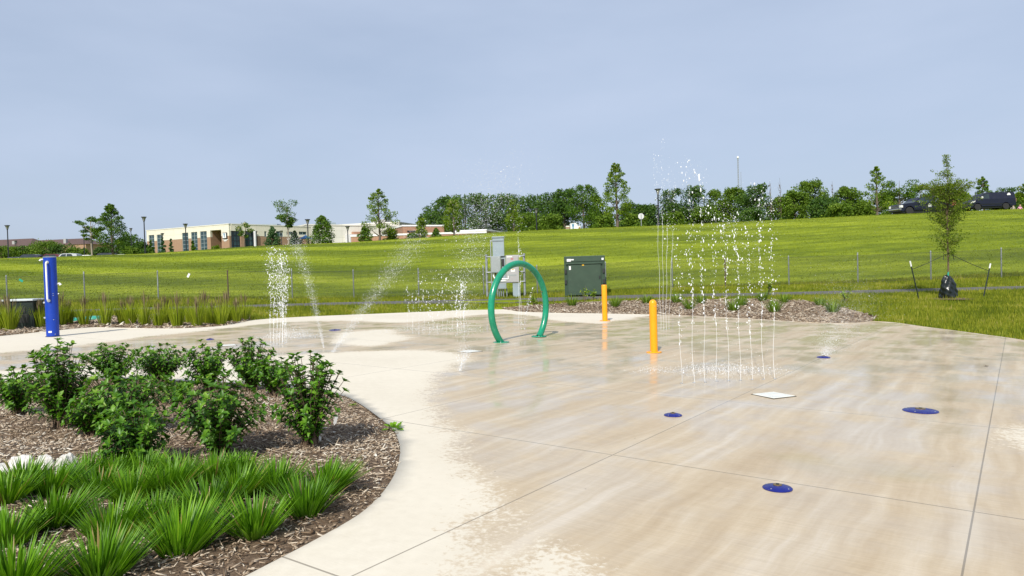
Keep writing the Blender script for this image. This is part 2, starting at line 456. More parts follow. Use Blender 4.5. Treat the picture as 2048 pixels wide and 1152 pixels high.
def rock():
    t = NT('limestone'); o = t.obj(); a = t.noise(o, 7, 7, .65); b = t.noise(o, 30, 4, .7)
    col = t.ramp(t.math('ADD', t.math('MULTIPLY', a, .7), t.math('MULTIPLY', b, .3)), [(.3, (.38, .35, .30)), (.55, (.62, .60, .56)), (.75, (.74, .73, .70))])
    return t.done(t.pbsdf(col, .9, t.bump(t.math('ADD', a, t.math('MULTIPLY', b, .5)), .6, .03)))
M['rock'] = rock()
L = leafmat
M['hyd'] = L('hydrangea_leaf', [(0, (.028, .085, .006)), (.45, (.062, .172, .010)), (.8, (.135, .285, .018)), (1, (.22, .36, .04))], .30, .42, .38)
M['lily'] = L('daylily_leaf', [(0, (.048, .13, .007)), (.5, (.12, .28, .010)), (.9, (.23, .43, .02)), (.985, (.34, .42, .05)), (1, (.36, .26, .10))], .34, .4, .35)
M['reed'] = L('reed_leaf', [(0, (.13, .19, .012)), (.5, (.30, .38, .02)), (.9, (.44, .48, .04)), (1, (.52, .46, .12))], .34, .5, .3)
M['plume'] = L('reed_plume', [(0, (.13, .10, .06)), (.6, (.22, .175, .10)), (1, (.32, .26, .16))], .3, .8, .1)
M['tuft'] = L('tuft_leaf', [(0, (.07, .14, .014)), (.5, (.15, .26, .02)), (1, (.28, .37, .05))], .35, .5, .3)
M['maple'] = L('maple_leaf', [(0, (.055, .105, .007)), (.5, (.135, .225, .010)), (1, (.26, .34, .02))], .35, .5, .25)
M['oak'] = L('oak_leaf', [(0, (.030, .078, .007)), (.5, (.075, .155, .011)), (1, (.16, .25, .02))], .30, .5, .25)
M['wood'] = L('woodland_leaf', [(0, (.024, .062, .011)), (.5, (.058, .125, .018)), (1, (.125, .205, .028))], .28, .55, .2)
M['woodl'] = L('hedge_leaf', [(0, (.045, .095, .009)), (.5, (.105, .185, .014)), (1, (.20, .285, .03))], .3, .55, .2)
M['fir'] = L('conifer_leaf', [(0, (.026, .072, .026)), (.5, (.058, .128, .046)), (1, (.12, .20, .07))], .2, .6, .2)
M['elm'] = L('young_elm_leaf', [(0, (.07, .115, .010)), (.5, (.135, .205, .014)), (1, (.23, .30, .022))], .35, .5, .25)
M['bloss'] = L('cream_blossom', [(0, (.45, .42, .18)), (1, (.72, .68, .40))], .3, .7, .1)
def water():
    t = NT('water_drops')
    p = t.pbsdf((.94, .96, .98), .12, None, **{'Specular_IOR_Level': .6})
    tr = t.n('ShaderNodeBsdfTransparent')
    mx = t.n('ShaderNodeMixShader'); mx.inputs[0].default_value = .40
    t.l(p, mx.inputs[1]); t.l(tr.outputs[0], mx.inputs[2])
    return t.done(mx.outputs[0])
M['water'] = water()
def waterthin():
    t = NT('water_stream')
    p = t.pbsdf((.93, .95, .97), .1, None, **{'Specular_IOR_Level': .6})
    tr = t.n('ShaderNodeBsdfTransparent')
    mx = t.n('ShaderNodeMixShader'); mx.inputs[0].default_value = .62
    t.l(p, mx.inputs[1]); t.l(tr.outputs[0], mx.inputs[2])
    return t.done(mx.outputs[0])
M['stream'] = waterthin()
M['black'] = paint('black_bag', (.008, .012, .011), .30, .3, 8)
M['tyre'] = paint('tyre_rubber', (.02, .02, .02), .8, .2, 8)
M['navy'] = paint('navy_car_paint', (.004, .006, .022), .42, .1, 1)
def carpaint(n, c): return paint(n, c, .2, .06, 1)
M['cmaroon'] = carpaint('maroon_car_paint', (.10, .02, .025)); M['cwhite'] = carpaint('white_car_paint', (.75, .75, .74))
M['csilver'] = carpaint('silver_car_paint', (.45, .47, .50)); M['cblack'] = carpaint('dark_car_paint', (.03, .03, .05)); M['cblue'] = carpaint('blue_canvas', (.03, .12, .30))
M['chrome'] = paint('chrome', (.7, .7, .7), .15, .05, 3, .9)
M['lamp'] = paint('headlamp_lens', (.8, .8, .78), .1, .03, 4)
M['signback'] = paint('sign_back', (.62, .62, .64), .45, .08, 3)
M['signblue'] = paint('sign_teal', (.015, .17, .32), .5, .05, 4)
M['skin'] = paint('skin', (.52, .30, .21), .6, .06, 8); M['pink'] = paint('pink_cloth', (.66, .30, .42), .8, .1, 9)
M['drkcloth'] = paint('dark_cloth', (.025, .02, .05), .8, .15, 9); M['rustcloth'] = paint('rust_cloth', (.36, .12, .07), .8, .15, 9); M['hair'] = paint('dark_hair', (.03, .02, .015), .7, .2, 9)
M['greycloth'] = paint('sand_cloth', (.40, .34, .28), .8, .1, 9)
M['winframe'] = paint('window_frame', (.30, .36, .37), .4, .1, 4)
# ------------------------------------------------------------------ ground sheet
def axis(segs):
    out = []
    for a, b, n in segs: out += list(np.linspace(a, b, n, endpoint=False))
    return np.array(out + [segs[-1][1]])
gx = axis([(-420, -110, 18), (-110, -45, 26), (-45, 45, 150), (45, 110, 26), (110, 420, 18)])
gy = axis([(-40, 8, 8), (8, 16, 14), (16, 40, 96), (40, 95, 70), (95, 180, 22), (180, 800, 16)])
X, Y = np.meshgrid(gx, gy, indexing='xy'); nx, ny = len(gx), len(gy)
Zt = terr(X.ravel(), Y.ravel())
def mown(x, y):
    """passes of the mower slanting across the hill"""
    ph = y*.66 + x*.34 + 1.5*np.sin(x*.06 + 1 + y*.03) + .8*np.sin(y*.19 + x*.05)
    return np.tanh(2.4*(np.sin(ph) - .15)) * np.clip((y - 27)/6, 0, 1) * np.clip(.62 - x*.010 + .38*np.sin(x*.13 + y*.09) * np.sin(y*.21 - x*.07 + 2), .1, 1)
ii = (np.arange(ny - 1)[:, None] * nx + np.arange(nx - 1)[None, :]).ravel()
ground = mesh_np('ground', np.c_[X.ravel(), Y.ravel(), Zt], np.c_[ii, ii + 1, ii + nx + 1, ii + nx], M['hill'], smooth=True, attrs={'mown': mown(X.ravel(), Y.ravel())})
tag(ground, 'mown grass ground rising to a hill behind the splash pad', None, None, 'structure')

# ------------------------------------------------------------------ pad
def catmull(P, n=6):
    P = [Vector(p[:2]) for p in P]; out = []
    for i in range(len(P) - 1):
        a, b, c, d = P[max(i-1, 0)], P[i], P[i+1], P[min(i+2, len(P)-1)]
        for k in range(n):
            t = k / n
            out.append(.5 * ((2*b) + (c-a)*t + (2*a-5*b+4*c-d)*t*t + (3*b-a-3*c+d)*t**3))
    return out + [P[-1]]
BACK = [(-300, 705), (-120, 684), (0, 672), (100, 662), (180, 655), (240, 655.5), (330, 657), (400, 655), (455, 650), (500, 641), (560, 636), (640, 632), (750, 627.5), (850, 623.5), (950, 619.5),
        (1004, 618), (1030, 622), (1056, 624), (1130, 626), (1200, 627), (1298, 629), (1402, 632), (1480, 636), (1554, 640.5), (1630, 645), (1700, 646), (1744, 642.5), (1790, 645), (1848, 653), (1910, 661),
        (1970, 669), (2048, 680), (2150, 700), (2300, 738), (2500, 800)]
BEDE = [(490, 1152), (560, 1116), (640, 1074), (720, 1027), (765, 985), (792, 942), (800, 905), (797, 882), (785, 858), (745, 825), (710, 802), (680, 790), (600, 777), (500, 768), (400, 763), (300, 759), (200, 757), (100, 759), (0, 763), (-120, 769), (-300, 782)]
back = catmull([G(*p) for p in BACK], 5)
bede = catmull([G(*p) for p in BEDE], 6)
tail = [Vector((-1.62, 3.45)), Vector((-2.1, 2.9)), Vector((-2.6, 1.5)), Vector((-2.4, -1.0)), Vector((-2.0, -4.0))]
outline = [Vector((9.5, -4)), Vector((10.5, 3)), Vector((10.4, 7.0))] + back[::-1] + [Vector((-16, 12.5)), Vector((-15, 10.2))] + bede[::-1] + tail
def inside(P, poly):
    x, y = P[:, 0], P[:, 1]; r = np.zeros(len(P), bool); n = len(poly)
    for i in range(n):
        x1, y1 = poly[i][0], poly[i][1]; x2, y2 = poly[i-1][0], poly[i-1][1]
        if y1 == y2: continue
        c = ((y1 > y) != (y2 > y)) & (x < (x2 - x1) * (y - y1) / (y2 - y1) + x1)
        r ^= c
    return r
def sdist(P, poly):
    d = np.full(len(P), 1e9); n = len(poly)
    for i in range(n):
        a = np.array(poly[i][:2]); b = np.array(poly[i-1][:2]); ab = b - a
        t = np.clip(((P - a) @ ab) / max(ab @ ab, 1e-12), 0, 1)
        d = np.minimum(d, np.hypot(*(P - (a + t[:, None] * ab)).T))
    return np.where(inside(P, poly), d, -d)
def cdt(poly, pts, eps=1e-5):
    P = [tuple(p[:2]) for p in poly]; n = len(P)
    P2 = P + [tuple(p) for p in pts]
    v, e, f, *_ = geometry.delaunay_2d_cdt([Vector(p) for p in P2], [(i, (i+1) % n) for i in range(n)], [], 1, eps)
    return np.array([tuple(p) for p in v]), [tuple(t) for t in f]
pts = []
for y in axis([(-3, 3, 12), (3, 9, 60), (9, 16, 44), (16, 31, 60)]):
    s = .13 if 3 < y < 9 else (.2 if y < 16 else .3)
    xs = np.arange(-16, 17, s) + rng.uniform(-.02, .02); pts.append(np.c_[xs, np.full_like(xs, y)])
pts = np.concatenate(pts); pts = pts[sdist(pts, outline) > .08]
v2, fc = cdt(outline, pts)
WET1 = [(-150, 716), (0, 706), (90, 699), (200, 686), (300, 673), (400, 662), (480, 653), (560, 645), (640, 642), (720, 642), (800, 646), (870, 640), (950, 630), (1010, 627), (1060, 631), (1110, 641), (1200, 648), (1245, 640), (1300, 631),
        (1400, 628), (1500, 632), (1600, 638), (1700, 641), (1760, 640), (1850, 650), (1960, 664), (2060, 679), (2250, 720), (2600, 860), (2600, 1500), (1400, 1500), (1240, 1200), (1180, 1152), (1100, 1104), (1020, 1052), (970, 1000), (948, 950), (930, 900),
        (885, 850), (864, 800), (868, 765), (895, 740), (938, 722), (925, 709), (880, 701), (800, 700), (720, 703), (650, 706), (560, 711), (480, 715), (300, 724), (150, 732), (0, 742), (-150, 752)]
w1 = [G(*p) for p in WET1]
wd = sdist(v2, w1)
DRY = [[(2015, 862), (2080, 850), (2110, 905), (2040, 893)], [(690, 668), (760, 660), (800, 676), (740, 690), (680, 686)], [(1000, 1010), (1040, 1000), (1010, 1030)]]
for p in DRY[:2]: wd = np.minimum(wd, -sdist(v2, [G(*q) for q in p]) - (.25 if p is DRY[1] else 0.02))
RUN = [[(985, 1035), (1020, 1060), (1035, 1085), (1010, 1120), (1000, 1160), (985, 1160), (990, 1110), (1012, 1075), (975, 1045)]]
for p in RUN: wd = np.maximum(wd, np.minimum(sdist(v2, [G(*q) for q in p]) + .12, .3))
wd = np.clip(wd, -2.5, 2.5)
z2 = pz(v2[:, 0])
nv = len(v2); V = np.c_[v2, z2]
no = len(outline)
Vs = np.r_[V, np.c_[v2[:no, 0], v2[:no, 1], z2[:no] - .12]]
fcs = [f if len(f) == 3 else f[:3] for f in fc]
# the skirt of the slab follows the outline
def order_ok(f):
    a, b, c = (v2[i] for i in f); return (b[0]-a[0])*(c[1]-a[1]) - (b[1]-a[1])*(c[0]-a[0]) > 0
fcs = [f if order_ok(f) else f[::-1] for f in fcs]
sk = []
for i in range(no):
    j = (i + 1) % no; sk += [(i, j, nv + j), (i, nv + j, nv + i)]
me = mesh_np('pad', Vs, np.array(fcs + sk), M['concrete'], attrs={'wet': np.r_[wd, wd[:no]]})
tag(me, 'broad concrete splash pad with wet patches and sawn joints', None, None, 'structure')

# ------------------------------------------------------------------ mulch beds
def bed(name, poly, step, zf, label):
    bx = np.array([tuple(p[:2]) for p in poly]); lo, hi = bx.min(0), bx.max(0)
    g = np.array([(x, y) for x in np.arange(lo[0], hi[0], step) for y in np.arange(lo[1], hi[1], step)])
    g = g + rng.uniform(-.2, .2, g.shape) * step
    g = g[sdist(g, poly) > step * .3]
    v, f = cdt(poly, g)
    z = zf(v)
    f = [t if ((v[t[1]]-v[t[0]])[0]*(v[t[2]]-v[t[0]])[1]-(v[t[1]]-v[t[0]])[1]*(v[t[2]]-v[t[0]])[0]) > 0 else t[::-1] for t in [q[:3] for q in f]]
    o = mesh_np(name, np.c_[v, z], np.array(f), M['mulch'], smooth=True)
    return tag(o, label, None, None, 'structure')
def hump(x, y): return .018 * np.sin(x * 2.3 + y) + .016 * np.sin(y * 3.1 - x * 1.7)
frontpoly = bede + [Vector((-15, 10.2)), Vector((-15, -4))] + tail[::-1]
def zfront(v):
    d = np.clip(sdist(v, frontpoly) / .5, 0, 1)
    return pz(v[:, 0]) - .022 + d * (.04 + hump(v[:, 0], v[:, 1]))
bed('mulch_bed', frontpoly, .16, zfront, 'brown wood-chip planting bed with shrubs in front of the pad')
BL = BACK[0:10]
lp = catmull([G(*p) for p in BL], 4)
lp_back = [hit(*p) for p in [(500, 632), (430, 628), (340, 630), (240, 633), (120, 637), (0, 643), (-150, 653), (-300, 668)]]
leftpoly = lp + [Vector(p[:2]) for p in lp_back]
zdr = lambda v: terr(v[:, 0], v[:, 1]) + .02
bed('mulch_bed', leftpoly, .35, zdr, 'strip of mulch under the ornamental grasses behind the pad')
BR = BACK[15:27]
rp = catmull([G(*p) for p in BR], 4)
rp_back = [hit(*p) for p in [(1755, 636), (1720, 626), (1660, 609), (1600, 602), (1500, 599), (1400, 600), (1300, 602), (1200, 604), (1100, 609), (1040, 613)]]
rightpoly = rp + [Vector(p[:2]) for p in rp_back]
bed('mulch_bed', rightpoly, .35, zdr, 'pale mulch bed with small green tufts behind the bollards')

def chips(name, poly, zf, n, L0, W0, label, far=False, bias=None):
    bx = np.array([tuple(p[:2]) for p in poly]); lo, hi = bx.min(0), bx.max(0)
    P = rng.uniform(lo, hi, (n, 2))
    if bias is not None: P = P[bias(P)]
    P = P[inside(P, poly)]; N = len(P)
    ang = rng.uniform(0, 2*PI, N); ln = L0 * rng.lognormal(0, .45, N); wd_ = W0 * rng.lognormal(0, .4, N)
    tilt = rng.normal(0, .25, N); roll = rng.normal(0, .5, N)
    d = np.c_[np.cos(ang)*np.cos(tilt), np.sin(ang)*np.cos(tilt), np.sin(tilt)]
    s = np.c_[-np.sin(ang)*np.cos(roll), np.cos(ang)*np.cos(roll), np.sin(roll)]
    nrm = np.cross(d, s); z = zf(P) + rng.uniform(.002, .02, N) + np.abs(np.sin(tilt)) * ln * .4
    C = np.c_[P, z]
    th = rng.uniform(.002, .006, N)[:, None]
    a = C - d*ln[:, None]/2 - s*wd_[:, None]/2*rng.uniform(.3, 1, (N, 1)); b = C + d*ln[:, None]/2 - s*wd_[:, None]/2*rng.uniform(.3, 1, (N, 1))
    c = C + d*ln[:, None]/2 + s*wd_[:, None]/2*rng.uniform(.3, 1, (N, 1)); e = C - d*ln[:, None]/2 + s*wd_[:, None]/2*rng.uniform(.3, 1, (N, 1))
    Vv = np.stack([a, b, c, e, a - nrm*th, b - nrm*th, c - nrm*th, e - nrm*th], 1).reshape(-1, 3)
    base = (np.arange(N) * 8)[:, None]
    Q = np.concatenate([base + np.array(q) for q in ([0,1,2,3],[0,4,5,1],[1,5,6,2],[2,6,7,3],[3,7,4,0])])
    r = np.clip(rng.beta(1.6, 1.9, N) + .12*np.sin(P[:, 0]*2+1)*np.sin(P[:, 1]*1.7), 0, 1)
    o = mesh_np(name, Vv, Q, M['chips'], rnd=np.repeat(r, 8))
    return tag(o, label, 'wood chips', None, 'stuff')
inview = lambda P: (P[:, 1] > 2.6) & (np.abs(P[:, 0]) < P[:, 1] * .80 + .3)
chips('wood_chips', frontpoly, zfront, 190000, .034, .0092, 'shredded wood chips scattered over the near planting bed', bias=inview)
chips('wood_chips', leftpoly, zdr, 16000, .10, .035, 'wood chips along the bed of ornamental grasses')
chips('wood_chips', rightpoly, zdr, 26000, .09, .03, 'pale wood chips on the bed behind the bollards')

# ------------------------------------------------------------------ asphalt path
def path():
    us = np.linspace(TU[1][0], TU[1][-1], 160); d = np.interp(us, TU[1], TD[1])
    Vv = []; Q = []
    for w in (-.6, .6):
        x, y = us * (d + w), d + w
        Vv.append(np.c_[x, y, terr(x, y) + .018])
    Vv = np.concatenate(Vv); n = len(us)
    Q = [(i, i+1, n+i+1, n+i) for i in range(n-1)]
    tag(mesh_np('path', Vv, np.array(Q), M['asphalt']), 'narrow grey asphalt path between pad and fence', None, None, 'structure')
path()

# ------------------------------------------------------------------ grass blades
def blades(name, P, h, w, mat, label, lean=.35, rv=None):
    N = len(P); z = terr(P[:, 0], P[:, 1])
    a = rng.uniform(0, 2*PI, N); hh = h * rng.lognormal(0, .35, N)
    la = rng.uniform(0, 2*PI, N); ll = rng.uniform(0, lean, N) * hh
    s = np.c_[np.cos(a), np.sin(a), 0*a] * (w * rng.uniform(.6, 1.4, N))[:, None]
    C = np.c_[P, z - .01]
    T = C + np.c_[np.cos(la)*ll, np.sin(la)*ll, hh]
    Vv = np.stack([C - s, C + s, T], 1).reshape(-1, 3)
    r = rng.beta(2.2, 2.2, N) if rv is None else rv
    o = mesh_np(name, Vv, np.arange(3*N).reshape(-1, 3), mat, rnd=np.repeat(np.clip(r, 0, 1), 3))
    return tag(o, label, 'grass', None, 'stuff')
def notin(P, polys):
    k = np.ones(len(P), bool)
    for p in polys: k &= ~inside(P, p)
    return k
def patch(P, s=.35):
    return (np.sin(P[:, 0]*s*2.1 + 1.3*np.sin(P[:, 1]*s)) * np.sin(P[:, 1]*s*2.7 + np.sin(P[:, 0]*s*1.3)) + .5*np.sin(P[:, 0]*s*6+P[:, 1]*s*5))
def scatter(n, y0, y1, hw=.82):
    y = np.sqrt(rng.uniform(y0**2, y1**2, n)); return np.c_[rng.uniform(-hw, hw, n) * y, y]
P = scatter(340000, 12, 34.5)
u = P[:, 0] / P[:, 1]
dp = np.interp(u, TU[1], TD[1])
P = P[(np.abs(P[:, 1] - dp) > .60) & notin(P, [outline, leftpoly, rightpoly])]
u = P[:, 0] / P[:, 1]
P = P[P[:, 1] > np.interp(u, TU[0], TD[0]) - .3]
rv = np.clip(rng.beta(2.2, 2.4, len(P)) * .75 + .12 + .15 * patch(P, .5) + .10 * patch(P[:, ::-1], 1.3), 0, 1)
blades('lawn_grass', P, .10, .013, M['blade'], 'short lawn grass between the pad and the fence', rv=rv)
P = scatter(120000, 34.5, 79)
u = P[:, 0] / P[:, 1]
P = P[P[:, 1] < np.interp(u, TU[3], TD[3]) + 2]
stripe = mown(P[:, 0], P[:, 1])
rv = np.clip(rng.beta(2.4, 2.4, len(P)) * .24 + .37 + .12 * patch(P, .13) + .07 * patch(P[:, ::-1], .45) + .15*stripe, 0, 1)
blades('hill_grass', P, .045, .032, M['hillblade'], 'mown yellow-green grass covering the hillside', .9, rv=rv)

# ------------------------------------------------------------------ sky and sun
SUN_EL, SUN_AZ = math.radians(43), math.radians(16)         # light travels away from the camera, a little to the side
sd = bpy.data.lights.new('sun', 'SUN'); so = bpy.data.objects.new('sun', sd); COL.objects.link(so)
sd.energy = 4.2; sd.angle = math.radians(.55); sd.color = (1.0, .95, .86)
dirv = Vector((math.sin(SUN_AZ) * math.cos(SUN_EL), math.cos(SUN_AZ) * math.cos(SUN_EL), -math.sin(SUN_EL)))
so.rotation_euler = dirv.to_track_quat('-Z', 'Y').to_euler()
so.location = (0, -20, 30)
wo = bpy.data.worlds.new('World'); sc.world = wo; wo.use_nodes = True
wt = wo.node_tree; wt.nodes.clear()
def wn(typ, **kw):
    nd = wt.nodes.new(typ)
    for k, v in kw.items(): setattr(nd, k, v)
    return nd
sky = wn('ShaderNodeTexSky', sky_type='NISHITA', sun_disc=False, sun_elevation=SUN_EL, sun_rotation=PI + SUN_AZ, air_density=1.0, dust_density=2.0, ozone_density=2.0)
tc = wn('ShaderNodeTexCoord')
mp = wn('ShaderNodeMapping'); mp.inputs['Scale'].default_value = (1.0, 1.0, 3.2); mp.inputs['Rotation'].default_value = (0, .10, .3); wt.links.new(tc.outputs['Generated'], mp.inputs[0])
nz = wn('ShaderNodeTexNoise'); nz.inputs['Scale'].default_value = 2.1; nz.inputs['Detail'].default_value = 5; nz.inputs['Roughness'].default_value = .5; wt.links.new(mp.outputs[0], nz.inputs['Vector'])
mr = wn('ShaderNodeMapRange'); wt.links.new(nz.outputs['Fac'], mr.inputs[0])
for k, w in zip((1, 2, 3, 4), (.28, .70, .60, .93)): mr.inputs[k].default_value = w
mixn = wn('ShaderNodeMix', data_type='RGBA'); wt.links.new(mr.outputs[0], mixn.inputs[0]); wt.links.new(sky.outputs[0], mixn.inputs[6])
VEIL = (5.1, 5.98, 7.65)
mixn.inputs[7].default_value = (*VEIL, 1)                   # a thin even veil of cirrus
bg = wn('ShaderNodeBackground'); bg.inputs['Strength'].default_value = .09; wt.links.new(mixn.outputs[2], bg.inputs[0])
ow = wn('ShaderNodeOutputWorld'); wt.links.new(bg.outputs[0], ow.inputs[0])
sc.view_settings.view_transform = 'Standard'; sc.view_settings.look = 'None'; sc.view_settings.exposure = 0.30; sc.view_settings.gamma = 1.0
sc.cycles.max_bounces = 8; sc.cycles.transparent_max_bounces = 24
# ------------------------------------------------------------------ near plants
def unit(v): return v / (np.linalg.norm(v, axis=-1, keepdims=True) + 1e-9)
def leaf_mesh(B, D, Nn, Ln, Wd, fold=.18, curl=.15):
    """pointed leaves with a folded midrib: B bases, D directions, Nn normals"""
    S = unit(np.cross(D, Nn)); Nn = unit(np.cross(S, D)); Ln = Ln[:, None]; Wd = Wd[:, None]
    b = B
    m1 = B + D*Ln*.32 - Nn*Ln*.0
    m2 = B + D*Ln*.68 - Nn*Ln*curl*.35
    t = B + D*Ln - Nn*Ln*curl
    l1 = m1 + S*Wd*.46 + Nn*Wd*fold; r1 = m1 - S*Wd*.46 + Nn*Wd*fold
    l2 = m2 + S*Wd*.36 + Nn*Wd*fold; r2 = m2 - S*Wd*.36 + Nn*Wd*fold
    V = np.stack([b, l1, r1, m1, l2, r2, m2, t], 1).reshape(-1, 3)
    k = (np.arange(len(B)) * 8)[:, None]
    T = np.concatenate([k + np.array(q) for q in ([0,3,1],[0,2,3],[1,3,6],[1,6,4],[3,2,5],[3,5,6],[4,6,7],[6,5,7])])
    return V, T
def hydrangea(px, base, top, wpx, label, seed, nst=None):
    r = np.random.default_rng(seed)
    g = G(px, base); D = g.y
    zb = float(zfront(np.array([[g.x, g.y]]))[0])
    H = (at(px, top, D).z - zb) * 1.0; R = wpx / F * D / 2 * 1.12; H *= 1.06
    root = thing('hydrangea_bush', label, 'shrub', (g.x, g.y, zb), 0, 'leafy green shrubs in the near bed')
    n = nst or int(32 + 235 * R * H)
    tw = MB(); Bs = []; Ds = []; Ns = []; Ls = []; Ws = []; Rn = []
    for i in range(n):
        az = r.uniform(0, 2*PI); q = math.sqrt(r.uniform(.02, 1)) * R
        hz = H * (1.0 - .34 * (q / R)**2) * (r.uniform(.80, 1.0) if r.uniform() < .6 else r.uniform(.40, .85))
        tip = Vector((math.cos(az)*q, math.sin(az)*q, hz)); f = tip * .5; f.z *= .85; f.x *= .62; f.y *= .62
        p0 = Vector((r.normal(0, .035), r.normal(0, .035), 0))
        P = [p0, (p0 + f)*.5 + f*.12, f, (f + tip)*.5 + Vector((r.normal(0, .012), r.normal(0, .012), .012)), tip]
        tw.tube(P, [.006, .005, .0042, .0035, .0025], 4)
        lv = [(P[4], (P[4]-P[3]).normalized(), 1.0)]
        for tt in (.88, .76, .64, .52, .40, .30):
            if tt < .5 and r.uniform() < .45: continue
            s_ = tt * 4; k = min(3, int(s_)); lv.append((P[k].lerp(P[k+1], s_-k), (P[k+1]-P[k]).normalized(), .95))
        tone = r.uniform(-.10, .10)
        for j, (p, d, sz) in enumerate(lv):
            m = 7 if j == 0 else (4 if j < 4 else 3)
            a0 = r.uniform(0, 2*PI)
            e1 = d.orthogonal().normalized(); e2 = d.cross(e1)
            for k in range(m):
                a = a0 + 2*PI*k/m + r.normal(0, .25)
                side = e1*math.cos(a) + e2*math.sin(a)
                up = r.uniform(.25, .95) if j == 0 else r.uniform(-.05, .5)
                dd = (side + d*up + Vector((0, 0, .12))).normalized()
                nn = (d*1.0 - side*up*.6 + Vector((0, 0, .7)) + Vector(tuple(r.normal(0, .2, 3)))).normalized()
                Bs.append(p); Ds.append(dd); Ns.append(nn)
                L_ = r.uniform(.042, .076) * sz * (.72 if (j == 0 and k > 3) else 1)
                Ls.append(L_); Ws.append(L_ * r.uniform(.46, .62))
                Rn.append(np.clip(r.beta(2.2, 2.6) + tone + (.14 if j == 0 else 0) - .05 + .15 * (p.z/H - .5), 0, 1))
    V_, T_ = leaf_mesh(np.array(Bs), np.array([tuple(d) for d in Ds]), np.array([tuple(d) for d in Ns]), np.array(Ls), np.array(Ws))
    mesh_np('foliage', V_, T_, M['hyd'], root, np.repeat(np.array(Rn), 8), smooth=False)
    tw.build('stems', M['twig'], root, True)
HY = [(38, 838, 738, 78, 'small thin shrub leaning at the outer left end of the shrub bed'),
      (122, 858, 684, 125, 'tall dark shrub standing below the foot of the blue shower post'),
      (226, 766, 688, 96, 'rounded shrub at the back edge of the bed, second along that edge from the left'),
      (322, 772, 689, 106, 'bushy shrub at the back edge of the bed, right of the rounded one'),
      (250, 868, 742, 175, 'widest shrub, in the middle of the bed behind the low front one'),
      (276, 936, 808, 128, 'low dark shrub rooted closest to the daylilies'),
      (357, 806, 762, 66, 'little knee-high shrub in the gap at the middle of the bed'),
      (420, 784, 686, 92, 'shrub with upright shoots at the back edge, left of the thin-stemmed one'),
      (438, 920, 752, 160, 'large open shrub with bare lower stems beside the middle of the daylilies'),
      (503, 786, 680, 92, 'tallest-reaching shrub with thin bare stems at the back edge of the bed'),
      (549, 800, 716, 78, 'narrow shrub between the thin-stemmed shrub and the bright end shrub'),
      (622, 898, 706, 128, 'bright green full shrub at the right end of the bed'),
      (182, 872, 800, 95, 'sparse low shrub tucked under the wide shrub in the middle of the bed')]
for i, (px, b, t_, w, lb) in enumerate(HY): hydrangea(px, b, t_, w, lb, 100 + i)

def strap_clump(r, n, Lm, Wm, spread, arch, bs=.05):
    """arching strap leaves rising from one crown"""
    az = r.uniform(0, 2*PI, n); q = np.sqrt(r.uniform(0, 1, n)); th = q * spread
    L_ = Lm * r.uniform(.62, 1.12, n); W_ = Wm * r.uniform(.7, 1.2, n)
    b0 = np.c_[np.cos(az), np.sin(az), 0*az] * (.025 + bs * q)[:, None] * Lm / .4
    out = np.c_[np.cos(az), np.sin(az), 0*az]; side = np.c_[-np.sin(az), np.cos(az), 0*az]
    tw = r.normal(0, .4, n); side = unit(side + out * tw[:, None] * .5)
    K = 6; rows = []
    p = b0.copy(); ang = th.copy()
    ar = arch * r.uniform(.4, 1.5, n)
    wp = [.55, .95, 1.0, .85, .55, .04]
    for k in range(K):
        d = out * np.sin(ang)[:, None] + np.array([0, 0, 1.0]) * np.cos(ang)[:, None]
        nrm = np.cross(side, d)
        s = side * (W_ * wp[k] * .5)[:, None]
        rows += [p - s + nrm * (W_ * .18 * wp[k])[:, None], p.copy(), p + s + nrm * (W_ * .18 * wp[k])[:, None]]
        p = p + d * (L_ / (K-1))[:, None]; ang = ang + ar * (.35 + .5 * k / K)
    V_ = np.stack(rows, 1).reshape(-1, 3)
    base = (np.arange(n) * 3*K)[:, None]; Q = []
    for k in range(K-1):
        for c in (0, 1):
            a = 3*k + c; Q.append(base + np.array([a, a+1, a+4, a+3]))
    return V_, np.concatenate(Q), 3*K
def daylily(px, base, size, label, seed):
    r = np.random.default_rng(seed); g = G(px, base)
    zb = float(zfront(np.array([[g.x, g.y]]))[0])
    n = int(r.uniform(220, 300) * min(1.3, size / .36)); V_, Q, c = strap_clump(r, n, size * r.uniform(.66, .78), .0132, .78, .12, .12)
    V_[:, 2] -= .012; V_[:, 0] += V_[:, 2] * r.normal(.08, .14); V_[:, 1] += V_[:, 2] * r.normal(0, .12)
    rv = np.clip(r.beta(2.4, 2.4, n) * .85 + r.normal(0, .05), 0, 1); rv = np.where(r.uniform(size=n) < .03, 1.0, rv)
    o = mesh_np('daylily', V_, Q, M['lily'], None, np.repeat(rv, c), smooth=True)
    o.location = (g.x, g.y, zb)
    tag(o, label, 'daylily', 'daylily clumps at the front of the near bed')
rows = [('front row of daylilies', [(30, 1190, .40), (203, 1158, .41), (365, 1104, .40), (508, 1072, .38), (610, 1030, .36), (655, 986, .34)]),
        ('second row of daylilies', [(12, 1092, .36), (112, 1052, .37), (226, 1074, .38), (312, 1052, .36), (415, 1036, .38), (478, 1000, .36), (552, 992, .38)]),
        ('third row of daylilies', [(12, 1012, .36), (48, 980, .34), (106, 990, .34), (200, 994, .36), (262, 1006, .37), (338, 992, .37)]),
        ('back row of daylilies below the shrubs', [(178, 956, .31), (232, 958, .32), (287, 962, .33), (365, 966, .34), (430, 972, .34), (482, 966, .30)])]
k = 0
for nm, L_ in rows:
    for i, (px, b, s) in enumerate(L_):
        daylily(px, b, s, f'{ORD[i]} green clump from the left in the {nm}', 300 + k); k += 1

